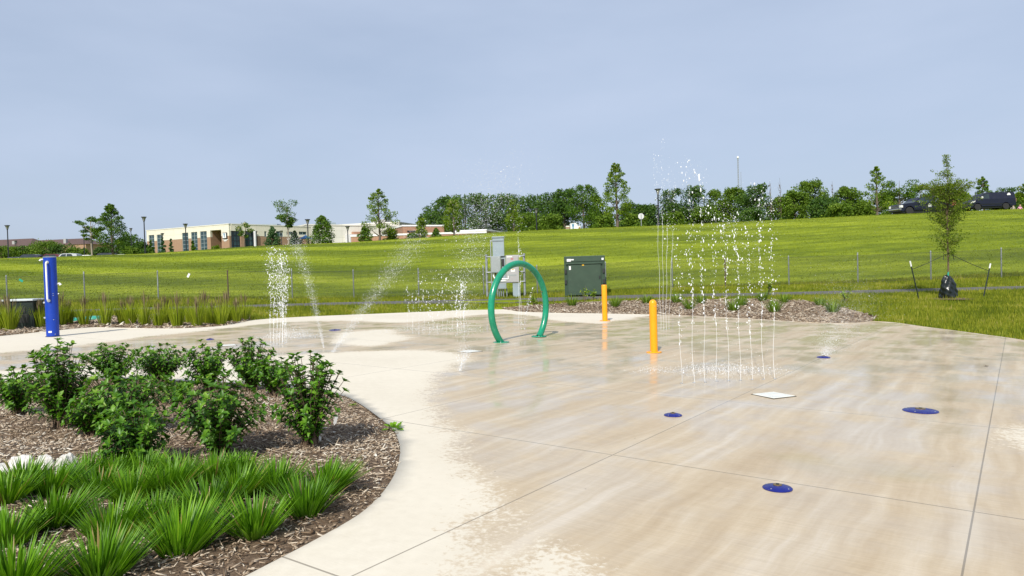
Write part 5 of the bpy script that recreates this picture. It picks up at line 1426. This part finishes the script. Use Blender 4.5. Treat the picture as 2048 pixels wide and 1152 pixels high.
def mast():
    D = 420; g = on(1478, 430, D); H = at(1478, 317, D).z - g.z
    root = thing('radio_mast', 'very thin lattice radio mast far behind the wood', 'mast', tuple(g))
    m = MB()
    P = [(.32*math.cos(a), .32*math.sin(a)) for a in (0, 2.094, 4.189)]
    for x, y in P: m.tube([(x, y, 0), (x, y, H)], .10, 5)
    n = int(H / 1.4)
    for i in range(n):
        for j in range(3): a, b = P[j], P[(j+1) % 3]; m.tube([(*a, i*1.4), (*b, (i+1)*1.4)], .05, 4)
    m.build('lattice', M['galv'], root)
    MB().lathe([(.3, H), (.6, H+.2), (.6, H+1.1), (.2, H+1.4)], 12).build('mast_top', M['white'], root, True)  # plain white drum on the mast top
    MB().tube([(1.6, 0, H*.60), (1.6, 0, H*.86)], .12, 5).build('antenna', M['galv'], root); MB().tube([(0, 0, H*.72), (1.6, 0, H*.72)], .1, 5).build('bracket', M['galv'], root)
mast()

# ------------------------------------------------------------------ buildings
class Wall:
    """a vertical wall plane: local x along it, z up; traces pixels to the wall"""
    def __init__(s, A, B, z0):
        s.A = Vector((A.x, A.y, 0)); d = Vector((B.x - A.x, B.y - A.y, 0)); s.L = d.length; s.d = d.normalized(); s.ang = math.atan2(s.d.y, s.d.x); s.z0 = z0
    def s_(s, px, py=470):
        v = ray(px, py); n = Vector((-s.d.y, s.d.x, 0)); t = s.A.dot(n) / (v.x*n.x + v.y*n.y)
        p = Vector((v.x*t, v.y*t, 0)); return (p - s.A).dot(s.d), EYE + v.z*t - s.z0
def win(par, x0, x1, z0, z1, cols, rows, y=-.0, depth=.18, fm='winframe', gm='glass'):
    f = MB(); fw = .10
    f.box(x0, x0+fw, y-.05, y+depth, z0, z1); f.box(x1-fw, x1, y-.05, y+depth, z0, z1)
    f.box(x0+fw, x1-fw, y-.05, y+depth, z0, z0+fw); f.box(x0+fw, x1-fw, y-.05, y+depth, z1-fw, z1)
    for i in range(1, cols): xx = x0 + (x1-x0)*i/cols; f.box(xx-.045, xx+.045, y-.04, y+.1, z0+fw, z1-fw)
    for j in range(1, rows): zz = z0 + (z1-z0)*j/rows; f.box(x0+fw, x1-fw, y-.035, y+.095, zz-.035, zz+.035)
    w = f.build('window', M[fm], par)
    g_ = MB(); g_.box(x0+fw*.5, x1-fw*.5, y+.02, y+.05, z0+fw*.5, z1-fw*.5); g_.build('pane', M[gm], w)
def wallband(par, name, mat, xs, z0, z1, y0, y1, holes=()):
    """a wall strip along x split round its window openings"""
    m = MB(); x = xs[0]
    for a, b, h0, h1 in sorted(holes):
        if a > x: m.box(x, a, y0, y1, z0, z1)
        if h0 > z0: m.box(a, b, y0, y1, z0, min(h0, z1))
        if h1 < z1: m.box(a, b, y0, y1, max(h1, z0), z1)
        x = b
    if xs[1] > x: m.box(x, xs[1], y0, y1, z0, z1)
    return m.build(name, mat, par)
def main_building():
    C = at(457.5, 448.5, 150); Lp = at(293, 461, 163); Rp = at(622, 454, 166)
    zt = C.z; z0 = tz(C.x, C.y) - 1.0; H = zt - z0
    root = thing('recreation_building', 'cream and tan brick building with tall windows and a white square emblem sign', 'building', (C.x, C.y, z0), 0)
    # left front: its own frame, x from the corner to the left
    wl = Wall(Lp, C, z0); wr = Wall(C, Rp, z0)
    fl = bpy.data.objects.new('front', None)
    def local(wall, o):
        """place a part built in wall coordinates"""
        o.parent = root; o.location = (wall.A.x - C.x, wall.A.y - C.y, 0); o.rotation_euler = (0, 0, wall.ang)
    before = set(root.children)
    class Tmp: pass
    def commit(wall):
        for o in list(root.children):
            if o not in before: local(wall, o); before.add(o)
    LW = wl.L
    sp = lambda px, py: wl.s_(px, py)
    W = [(297.5, 308.5, 470.5, 497), (313.5, 325.5, 469.5, 500), (364, 376.5, 466, 502), (382, 394.5, 464.5, 498), (400, 413.5, 463, 499)]
    holes = []
    for a, b, t, bo in W:
        x0, z1 = sp(a, t); x1, _ = sp(b, t); holes.append((x0, x1, 1.0, z1))
    rx0, rz = sp(420.5, 461); rx1, _ = sp(442.5, 461)
    zb = sp(440, 472.8)[1]
    allh = holes + [(rx0, rx1, 0, rz)]
    wallband(root, 'brick_wall', M['brick'], (0, rx0), 0, zb, 0, .5, [h for h in holes if h[1] < rx0 + .01]); wallband(root, 'brick_pier', M['brick'], (rx1, LW), 0, zb, 0, .5, [])
    wallband(root, 'cream_wall', M['cream'], (0, LW), zb + .002, H, -.03, .5, allh)
    MB().box(-.1, LW+.1, -.10, .6, H, H+.18).build('coping', M['creamB'], root)
    for a, b, c, d in holes: win(root, a, b, c, d, 2, 7, .12)
    MB().box(rx0, rx1, 3.2, 3.5, 0, zb).build('recess_wall', M['brick'], root); MB().box(rx0, rx1, 3.2, 3.5, zb, rz).build('recess_wall', M['cream'], root)
    MB().box(rx0, rx1, .5, 3.2, rz, rz+.2).build('recess_ceiling', M['cream'], root)
    MB().box(rx0-.3, rx0, .5, 3.5, 0, rz).build('recess_wall', M['brick'], root); 
    wx = sp(437, 480)[0]; win(root, wx, rx1-.05, .3, rz-.1, 1, 6, 1.2, .18, 'dark')
    x0, z1 = sp(446.3, 465.5); x1, zz = sp(455.3, 477)
    sg = MB().box(x0, x1, -.28, -.05, zz, z1, bev=.03).build('emblem_sign', M['dark'], root)
    MB().box(x0+.12, x1-.12, -.30, -.281, zz+.12, z1-.12).build('sign_face', M['white'], sg)
    ylogo('emblem', sg, M['signblue'], (x0+x1)/2, (zz+z1)/2 + .03, (x1-x0)*.46, (z1-zz)*.66, -.306)
    for i, (a, b, t) in enumerate(((445.6, 456, 479), (448.2, 453.4, 481))):
        x0, z1 = sp(a, t); x1, _ = sp(b, t); MB().box(x0, x1, -.05, -.01, z1-.17, z1).build('sign_strip', M['white'], root)
    commit(wl)
    # right front
    sp = lambda px, py: wr.s_(px, py); RW = wr.L
    H2 = [(461, 481, 461.5, 'big'), (489.5, 514.8, 461.5, 'big'), (528.5, 533, 462.5, 'hi'), (552, 566, 462, 'hi'), (573, 586.5, 463, 'hi'), (597.5, 613, 463, 'hi')]
    holes = []
    for a, b, t, kd in H2:
        x0, z1 = sp(a, t); x1, _ = sp(b, t); holes.append((x0, x1, .6 if kd == 'big' else z1 - (1.25 if a < 560 else .75), z1))
    zb = sp(520, 472.3)[1]
    wallband(root, 'brick_wall', M['brick'], (0.5, RW), 0, zb, 0, .5, holes)
    wallband(root, 'cream_wall', M['cream'], (0.5, RW), zb + .002, H, -.03, .5, holes)
    MB().box(.6, RW+.1, -.10, .6, H, H+.18).build('coping', M['creamB'], root)
    for (a, b, c, d), hh in zip(holes, H2):
        if hh[3] == 'big': win(root, a, b, c, d, 3, 6, .35, .2, 'bronze')
        else: win(root, a, b, c, d, 2, 1, .12)
    xc = sp(508, 470)[0]; MB().lathe([(.28, 0), (.28, holes[1][3])], 12, TR(xc, -.35, 0)).build('column', M['signback'], root, True)
    commit(wr)
    # roof deck and the back
    a, b, c = Vector((0, 0, 0)), Vector((Lp.x-C.x, Lp.y-C.y, 0)), Vector((Rp.x-C.x, Rp.y-C.y, 0)); d = b + c
    m = MB(); m.add([a*.98+b*.01+c*.01+Vector((0,0,H-.3)), b*.98+c*.01+Vector((0,0,H-.3)), d*.98+Vector((0,0,H-.3)), c*.98+b*.01+Vector((0,0,H-.3))], [(0, 3, 2, 1)]); m.build('roof', M['boxpale'], root)
    m = MB(); m.add([b, d, d+Vector((0,0,H)), b+Vector((0,0,H))], [(0, 1, 2, 3)]); m.add([c, d, d+Vector((0,0,H)), c+Vector((0,0,H))], [(3, 2, 1, 0)]); m.build('rear_wall', M['creamB'], root)
    u = MB(); e = c*.75 + b*.3; u.box(e.x-3, e.x+3, e.y-1.5, e.y+1.5, H, H+.9); u.build('rooftop_unit', M['boxblue'], root)
main_building()
def block(name, label, pxa, pxb, topa, topb, Da, Db, depth, mat, group=None, capm='white', capz=.35, extra=None):
    A, B = at(pxa, topa, Da), at(pxb, topb, Db)
    z0 = min(tz(A.x, A.y), tz(B.x, B.y)) - 1.5
    d = Vector((B.x-A.x, B.y-A.y, 0)); Lw = d.length; ang = math.atan2(d.y, d.x)
    H = (A.z + B.z)/2 - z0
    root = thing(name, label, 'building', (A.x, A.y, z0), ang, group)
    MB().box(0, Lw, 0, depth, 0, H-capz).build('wall', M[mat], root)
    MB().box(-.12, Lw+.12, -.12, depth+.12, H-capz, H).build('roof_cap', M[capm], root)
    if extra: extra(root, Lw, H, Wall(A, B, z0))
    return root
def exA(root, Lw, H, w):
    x0, z1 = w.s_(690, 470); x1, _ = w.s_(711, 470); MB().box(x0, x1, -3.2, 0, 0, z1).build('grey_annexe', M['signback'], root)
    x0, z1 = w.s_(703, 464); x1, _ = w.s_(722, 464); MB().box(x0, x1, -1.2, 0, 0, z1).build('brick_annexe', M['brickB'], root)
    x0, z1 = w.s_(664, 453); x1, _ = w.s_(681, 453); MB().box(x0, x1, 3, 7, H, H+.7).build('rooftop_unit', M['boxblue'], root)
block('gymnasium', 'long windowless white hall behind the dense dark-green tree', 612, 798, 455.5, 444, 172, 186, 26, 'creamB', None, 'creamB', .3, exA)
def exB(root, Lw, H, w):
    x0, z1 = w.s_(799, 441.2); x1, _ = w.s_(813, 441.2); MB().box(x0, x1, 4, 8, H, z1 + .6).build('rooftop_unit', M['boxpale'], root)
block('office_wing', 'plain cream wall section right of the white hall', 798.5, 836, 445.5, 447, 187, 200, 18, 'creamB', None, 'creamB', .3, exB)
def exC(root, Lw, H, w):
    x0, z1 = w.s_(814, 461.2); x1, z0 = w.s_(830, 463.4)
    win(root, x0, x1, z0, z1, 5, 1, -.18, .16, 'dark')
block('brick_wing', 'upper brick wing with a white roof edge below the dark wood', 805, 888, 452.5, 447.2, 172, 176, 12, 'brickB', None, 'white', .35, exC)
def exD(root, Lw, H, w):
    x0, z1 = w.s_(704, 471); x1, _ = w.s_(770, 469)
block('low_brick_wing', 'long low brick wall with a white roof edge along the crest', 702, 972, 472, 460.2, 158, 158, 10, 'brickB', None, 'white', .4, exD)
def canopy_like():
    pass
def exE(root, Lw, H, w):
    x0, z1 = w.s_(974, 462.3); x1, z0 = w.s_(988, 464.2)
    s = MB().box(x0, x1, -.3, -.02, z0, z1).build('sign_panel', M['white'], root)
    MB().box(x0+.15, x1-.15, -.32, -.301, z0+.02, z0+.1).build('sign_stripe', M['boxgrey'], s)
block('brick_lodge', 'short low brick block with a white sign panel at the end of the low wall', 972.5, 1010, 460.0, 461.5, 160, 172, 8, 'brickB', None, 'white', .3, exE)
def house():
    A, B = at(-120, 482, 300), at(172, 492, 285)
    z0 = tz(A.x, A.y) - 1; d = Vector((B.x-A.x, B.y-A.y, 0)); Lw = d.length; ang = math.atan2(d.y, d.x); H = A.z - z0
    root = thing('long_roofed_building', 'long building with a low brown hipped roof behind the hedge', 'building', (A.x, A.y, z0), ang)
    MB().box(.8, Lw-.8, .8, 15.2, 0, H-3.6).build('wall', M['brick'], root)
    r = MB(); e = H-3.6
    r.add([(0, 0, e), (Lw*.62, 0, e), (Lw*.62, 16, e), (0, 16, e), (7, 8, H), (Lw*.62-6, 8, H)], [(0, 1, 5, 4), (2, 3, 4, 5), (1, 2, 5), (3, 0, 4)])
    r.add([(Lw*.62-5, .5, e-.1), (Lw, .5, e-.1), (Lw, 15.5, e-.1), (Lw*.62-5, 15.5, e-.1), (Lw*.62-5, 8, H-.9), (Lw-9, 8, H-.9)], [(0, 1, 5, 4), (2, 3, 4, 5), (1, 2, 5), (3, 0, 4)])
    r.build('roof', M['roofb'], root)
    for f in (.47, .82): MB().box(Lw*f, Lw*f+1.2, 2.4, 3.4, e+.6, e+2.4).build('roof_vent', M['boxpale'], root)
house()

# ------------------------------------------------------------------ vehicles
def wheel(par, x, y, r, w):
    T_ = TR(x, y, r) @ Matrix.Rotation(PI/2, 4, 'X')
    wh = MB().lathe([(r*.62, -w/2), (r*.95, -w/2), (r, -w*.36), (r, w*.36), (r*.95, w/2), (r*.62, w/2)], 24, T_).build('wheel', M['tyre'], par, True)
    sgn = 1 if y < 0 else -1
    rm = MB().lathe([(r*.63, -w*.32), (r*.63, w*.40), (r*.52, w*.44), (r*.2, w*.36), (r*.12, w*.44), (.01, w*.44)], 20, T_ if sgn > 0 else TR(x, y, r) @ Matrix.Rotation(-PI/2, 4, 'X')).build('rim', M['chrome'], wh, True)
def emblem(par, x, z, w, y):
    o = MB(); o.add([(x-w*.5, y, z-w*.4), (x+w*.5, y, z-w*.4), (x+w*.5, y, z+w*.05), (x+w*.3, y, z+w*.38), (x, y, z+w*.5), (x-w*.3, y, z+w*.38), (x-w*.5, y, z+w*.05)], [(0, 1, 2, 3, 4, 5, 6)])
    e = o.build('emblem', M['white'], par)
    c = MB(); c.add([(x-w*.2, y-.004, z-w*.4), (x+w*.2, y-.004, z-w*.4), (x+w*.2, y-.004, z-w*.1), (x-w*.2, y-.004, z-w*.1)], [(0, 1, 2, 3)]); c.build('emblem_inset', M['boxblue'], e)
def sidewin(par, poly, y, mat='carglass'):
    o = MB(); n = len(poly); o.add([(x, y, z) for x, z in poly], [tuple(range(n))]); return o.build('side_window', M[mat], par)
def carshape(name, label, cat, loc, rz, paintm, kind, group=None):
    """front of the vehicle towards -x"""
    root = thing(name, label, cat, loc, rz, group)
    if kind == 'pickup':
        Lb, Wb, wr = 6.0, 1.0, .43
        low = [(0, .45), (.08, 1.10), (.30, 1.20), (1.55, 1.28), (1.75, 1.30), (4.15, 1.30), (4.2, 1.36), (5.95, 1.36), (6.0, .62), (5.55, .55)] 
        arch = lambda cx: [(cx + .56*math.cos(a), .46 + .52*math.sin(a)) for a in np.linspace(.1, PI-.1, 9)]
        low += [(x, z) for x, z in arch(4.75)] + [(x, z) for x, z in arch(1.05)] + [(.3, .42)]
        cab = [(1.55, 1.28), (2.35, 1.88), (2.6, 1.93), (3.75, 1.93), (4.05, 1.86), (4.18, 1.30)]
        wins = [[(1.95, 1.34), (2.48, 1.80), (2.92, 1.83), (2.92, 1.34)], [(3.02, 1.34), (3.02, 1.83), (3.70, 1.82), (3.92, 1.75), (3.98, 1.34)]]; axl = (1.05, 4.75)
        ws = [(1.62, 1.34), (2.36, 1.86)]
    elif kind == 'van':
        Lb, Wb, wr = 5.3, 1.0, .36
        low = [(0, .40), (.03, .85), (.35, 1.08), (.9, 1.22), (5.1, 1.25), (5.26, 1.22), (5.3, .50), (4.9, .38)]
        arch = lambda cx: [(cx + .46*math.cos(a), .38 + .44*math.sin(a)) for a in np.linspace(.1, PI-.1, 9)]
        low += arch(4.15) + arch(.95) + [(.3, .32)]
        cab = [(.9, 1.22), (1.75, 1.92), (2.2, 2.0), (5.05, 2.0), (5.18, 1.9), (5.26, 1.22)]
        wins = [[(1.30, 1.28), (1.85, 1.82), (2.30, 1.86), (2.30, 1.28)]]; axl = (.95, 4.15); ws = [(1.0, 1.28), (1.74, 1.90)]
    else:
        Lb, Wb, wr = 4.5, .9, .33
        low = [(0, .35), (.03, .62), (.3, .74), (1.25, .88), (4.2, .92), (4.45, .82), (4.5, .42), (4.1, .32)]
        arch = lambda cx: [(cx + .41*math.cos(a), .34 + .38*math.sin(a)) for a in np.linspace(.1, PI-.1, 9)]
        low += arch(3.6) + arch(.9) + [(.3, .28)]
        hh = 1.68 if kind == 'suv' else 1.45
        cab = [(1.25, .88), (1.95, hh-.06), (2.3, hh), (3.5 if kind == 'suv' else 3.1, hh), (4.25 if kind == 'suv' else 3.6, hh-.12), (4.4 if kind == 'suv' else 4.15, .91)]
        wins = [[(1.55, .92), (2.08, hh-.12), (2.7, hh-.08), (2.7, .92)], [(2.8, .92), (2.8, hh-.08), (3.5, hh-.1), (3.95, .95)]]; axl = (.9, 3.6); ws = [(1.32, .92), (1.92, hh-.08)]
    MB().prism(low, -Wb, Wb, None, lambda x, z: .05 if z < .6 else .02).build('body', paintm, root)
    zt = max(z for _, z in cab); zb_ = min(z for _, z in cab)
    tp = lambda x, z: .06 + .14 * (z - zb_) / (zt - zb_)
    cb = MB().prism(cab, -Wb, Wb, None, tp).build('cab', paintm, root)
    for poly in wins:
        for s in (-1, 1):
            o = MB(); n = len(poly); o.add([(x, s*(Wb - tp(x, z) + .004), z) for x, z in poly], [tuple(range(n))]); o.build('side_window', M['carglass'], cb)
    (xa, za), (xb, zb2) = ws
    o = MB(); ya, yb = Wb - tp(xa, za) - .06, Wb - tp(xb, zb2) - .06
    e = .012; o.add([(xa-e, -ya, za), (xa-e, ya, za), (xb-e, yb, zb2), (xb-e, -yb, zb2)], [(0, 1, 2, 3)]); o.build('windscreen', M['carglass'], cb)
    for ax in axl:
        for s in (-1, 1): wheel(root, ax, s*(Wb-.12), wr, .24)
    for s in (-1, 1):
        if kind == 'van': MB().prism([(.10, .78), (.55, .92), (.72, 1.08), (.30, 1.02)], min(s*(Wb-.30), s*(Wb+.01)), max(s*(Wb-.30), s*(Wb+.01))).build('headlight', M['lamp'], root)
        else: MB().box(-.02, .26, min(s*(Wb-.34), s*(Wb-.012)), max(s*(Wb-.34), s*(Wb-.012)), *( (.80, 1.06) if kind == 'pickup' else (.56, .68)), bev=.02).build('headlight', M['lamp'], root)
        mz = 1.36 if kind == 'pickup' else (1.34 if kind == 'van' else .98); mx = {'pickup': 1.98, 'van': 1.32}.get(kind, 1.6)
        MB().box(mx, mx+.12, min(s*(Wb-.02), s*(Wb+.24)), max(s*(Wb-.02), s*(Wb+.24)), mz-.08, mz+.20, bev=.03).build('mirror', M['chrome'] if kind == 'pickup' else M['white'], root)
        MB().box(Lb-.03, Lb+.015, min(s*(Wb-.2), s*(Wb-.03)), max(s*(Wb-.2), s*(Wb-.03)), *((.85, 1.25) if kind != 'car' else (.62, .8)), bev=.01).build('tail_light', M['red'], root)
    MB().box(.25, Lb-.25, -Wb+.22, Wb-.22, .20, .60, bev=.03).build('chassis', M['dark'], root)
    if kind == 'pickup':
        gr = MB().box(-.035, .06, -.62, .62, .74, 1.08, bev=.02).build('grille', M['dark'], root)
        s_ = MB()
        for z in (.78, .86, .94, 1.02): s_.box(-.045, -.036, -.58, .58, z-.013, z+.013)
        s_.build('grille_bars', M['chrome'], gr)
        MB().box(-.12, .12, -.98, .98, .58, .72, bev=.04).build('bumper', M['chrome'], root); MB().box(-.08, .12, -.95, .95, .40, .575, bev=.03).build('air_dam', M['dark'], root)
        bd = MB(); bd.box(4.24, 5.92, -.82, .82, 1.30, 1.37); bd.build('bed_floor', M['dark'], root)
        for s in (-1, 1): MB().box(4.24, 5.95, min(s*.86, s*.98), max(s*.86, s*.98), 1.362, 1.50, bev=.02).build('bed_rail', paintm, root)
        for s in (-1, 1): emblem(root, 3.45, 1.0, .42, s*(Wb+.004) if s < 0 else Wb+.004)
    if kind == 'van':
        MB().box(-.02, .05, -.9, .9, .34, .52, bev=.02).build('bumper', M['dark'], root)
        emblem(root, 4.55, 1.70, .40, -(Wb - tp(4.55, 1.70) + .012))
        l = MB(); l.box(2.45, 2.47, -Wb-.004+.02, -Wb+.03, .5, 1.2); l.build('door_seam', M['dark'], root)
        l = MB(); l.box(.5, 4.9, -Wb-.006+.015, -Wb+.03, .62, .66); l.build('rub_strip', M['dark'], root)
    return root
def place(px, D, off=(0, 0)): g = on(px, 430, D); return (g.x + off[0], g.y + off[1], g.z)
g = place(1790, 78.5)
PK = carshape('pickup_truck', 'dark navy pickup truck with a chrome grille and white door emblem', 'pickup truck', (g[0], g[1], g[2] - .12), math.radians(8), M['navy'], 'pickup')
g = place(1929, 84)
VN = carshape('van', 'dark navy van with a white emblem high on its rear side', 'van', (g[0], g[1], g[2] + .15), math.radians(-2), M['navy'], 'van')
for px, top, D, rz, pm, kd, lb in [(22, 511.2, 112, .15, 'cblack', 'car', 'dark car farthest left in the row, only its roof showing'), (52, 513, 108, .1, 'cblack', 'suv', 'dark car just left of the white one, its roof above the crest'),
                              (76, 512, 112, .05, 'cwhite', 'car', 'white car just left of the top of the blue shower post'), (97, 509, 110, .08, 'cmaroon', 'suv', 'maroon car right behind the top of the blue shower post'),
                              (131, 508.5, 110, .05, 'csilver', 'suv', 'silver car right of the maroon one'), (168, 510.2, 114, .1, 'cwhite', 'car', 'white car in front of the twin lamps'), (203, 507.5, 114, .1, 'cblack', 'suv', 'dark car between the pair of crest trees'), (240, 508, 116, .05, 'csilver', 'car', 'silver car right of the pair of crest trees')]:
    p = at(px, top, D); h = 1.68 if kd == 'suv' else 1.45
    carshape('parked_car', lb, 'car', (p.x - 2.3, p.y, tz(p.x, p.y)), rz, M[pm], kd, 'cars parked behind the crest at the far left')
# the car park they stand on
xs = np.linspace(-150, -55, 24); ys_ = np.linspace(100, 130, 5); Vv = np.array([(x, y, tz(x, y) + .03) for y in ys_ for x in xs]); q = [(j*24+i, j*24+i+1, (j+1)*24+i+1, (j+1)*24+i) for j in range(4) for i in range(23)]
# small blue pop-up canopy
D = 112; p = at(612, 483, D); g = on(612, 483, D); root = thing('pop_up_canopy', 'blue peaked canopy top just showing over the crest by the white hall', 'canopy', (g.x, g.y, g.z)); h = p.z - g.z; h = max(h, 2.0)
MB().add([(-.9, -.8, h-.62), (.9, -.8, h-.62), (.9, .8, h-.62), (-.9, .8, h-.62), (0, 0, h)], [(0, 1, 4), (1, 2, 4), (2, 3, 4), (3, 0, 4)]).build('roof', M['cblue'], root)
for sx in (-.85, .85):
    for sy in (-.75, .75): MB().tube([(sx, sy, 0), (sx, sy, h-.62)], .03, 6).build('leg', M['white'], root)

# ------------------------------------------------------------------ people
def person(label, loc, rz, H, cloth, legs, arms=((.22, -.05), (.22, .1)), bend=0.0, hairm='hair'):
    me = bpy.data.meshes.new('person'); s = H / 1.75
    J = {'pel': (0, 0, .95), 'waist': (0, -.02-bend*.2, 1.10), 'chest': (0, -.02-bend*.6, 1.32), 'neck': (0, -.03-bend, 1.47-bend*.1), 'head': (0, -.05-bend*1.1, 1.60-bend*.15), 'top': (0, -.05-bend*1.15, 1.71-bend*.2),
         'shL': (.17, -.02-bend*.7, 1.40), 'elL': (arms[0][0]+.05, arms[0][1]-bend*.9, 1.14), 'haL': (arms[0][0], arms[0][1]-.15-bend, .93), 'shR': (-.17, -.02-bend*.7, 1.40), 'elR': (-arms[1][0]-.05, arms[1][1]-bend*.9, 1.14), 'haR': (-arms[1][0], arms[1][1]-.15-bend, .93),
         'hiL': (.09, 0, .90), 'knL': (.10, -.03, .50), 'anL': (.10, .03, .09), 'toL': (.11, -.13, .04), 'hiR': (-.09, 0, .90), 'knR': (-.10, -.02, .50), 'anR': (-.10, .04, .09), 'toR': (-.11, -.12, .04)}
    R = {'pel': .15, 'waist': .13, 'chest': .15, 'neck': .055, 'head': .095, 'top': .07, 'shL': .07, 'elL': .045, 'haL': .04, 'shR': .07, 'elR': .045, 'haR': .04, 'hiL': .095, 'knL': .06, 'anL': .045, 'toL': .04, 'hiR': .095, 'knR': .06, 'anR': .045, 'toR': .04}
    nm = list(J); E = [('pel', 'waist'), ('waist', 'chest'), ('chest', 'neck'), ('neck', 'head'), ('head', 'top'), ('chest', 'shL'), ('shL', 'elL'), ('elL', 'haL'), ('chest', 'shR'), ('shR', 'elR'), ('elR', 'haR'), ('pel', 'hiL'), ('hiL', 'knL'), ('knL', 'anL'), ('anL', 'toL'), ('pel', 'hiR'), ('hiR', 'knR'), ('knR', 'anR'), ('anR', 'toR')]
    me.from_pydata([tuple(c*s for c in J[k]) for k in nm], [(nm.index(a), nm.index(b)) for a, b in E], [])
    o = link('person', me); m1 = o.modifiers.new('skin', 'SKIN'); sv = me.skin_vertices[0].data
    for i, k in enumerate(nm): sv[i].radius = (R[k]*s*.9, R[k]*s*.9); sv[i].use_root = (k == 'pel')
    m2 = o.modifiers.new('sub', 'SUBSURF'); m2.levels = 1; m2.render_levels = 1
    me.materials.append(M[cloth]); o.location = loc; o.rotation_euler = (0, 0, rz)
    tag(o, label, 'person')
    hd = MB(); c = Vector(J['head'])*s
    hd.lathe([(.02, -.10), (.07, -.08), (.092, -.02), (.096, .04), (.08, .10), (.04, .13)], 14, TR(c.x, c.y-.012, c.z+.02)); hd.build('head', M['skin'], o, True)
    hr = MB(); hr.lathe([(.101, .02), (.103, .05), (.086, .11), (.045, .142)], 14, TR(c.x, c.y+.004, c.z+.02)); hr.build('hair', M[hairm], o, True)
    for sd_ in ('L', 'R'):
        h = Vector(J['ha'+sd_])*s; hn = MB(); hn.tube([h + Vector((0, 0, .03)), h - Vector((0, .02, .05))], [.034, .03], 6)
        for f in range(4): hn.tube([h + Vector((-.025+.016*f, -.01, -.04)), h + Vector((-.025+.016*f, -.03, -.10 + .008*abs(f-1.5)))], .008, 5)
        hn.tube([h + Vector((.03, -.01, 0)), h + Vector((.045, -.035, -.045))], .009, 5); hn.build('hand', M['skin'], o, True)
    lg = MB()
    for sd_ in ('L', 'R'): lg.tube([Vector(J['hi'+sd_])*s, Vector(J['kn'+sd_])*s, Vector(J['an'+sd_])*s], [.105*s, .078*s, .06*s], 10)
    lg.build('trousers', M[legs], o, True)
    return o
bp = at(1853, 405, 81.5)
pm = PK.location; fx = lambda lx, ly, lz: Vector(pm) + Matrix.Rotation(math.radians(8), 3, 'Z') @ Vector((lx, ly, lz))
person('person in dark clothes standing in the bed of the pickup', fx(4.46, -.25, 1.34), math.radians(40), 1.60, 'drkcloth', 'drkcloth', bend=.1)
person('person in rust-red top standing behind the pickup tail', fx(6.9, -.2, 0.13), math.radians(-30), 1.70, 'rustcloth', 'drkcloth')
g = place(2026, 88); person('person in sand-coloured top seen past the back of the van', (g[0], g[1], g[2] + .02), .3, 1.70, 'greycloth', 'drkcloth')
g = place(2040, 90); person('person in pink at the far right of the crest', (g[0], g[1], g[2] + .02), -.3, 1.62, 'pink', 'pink')
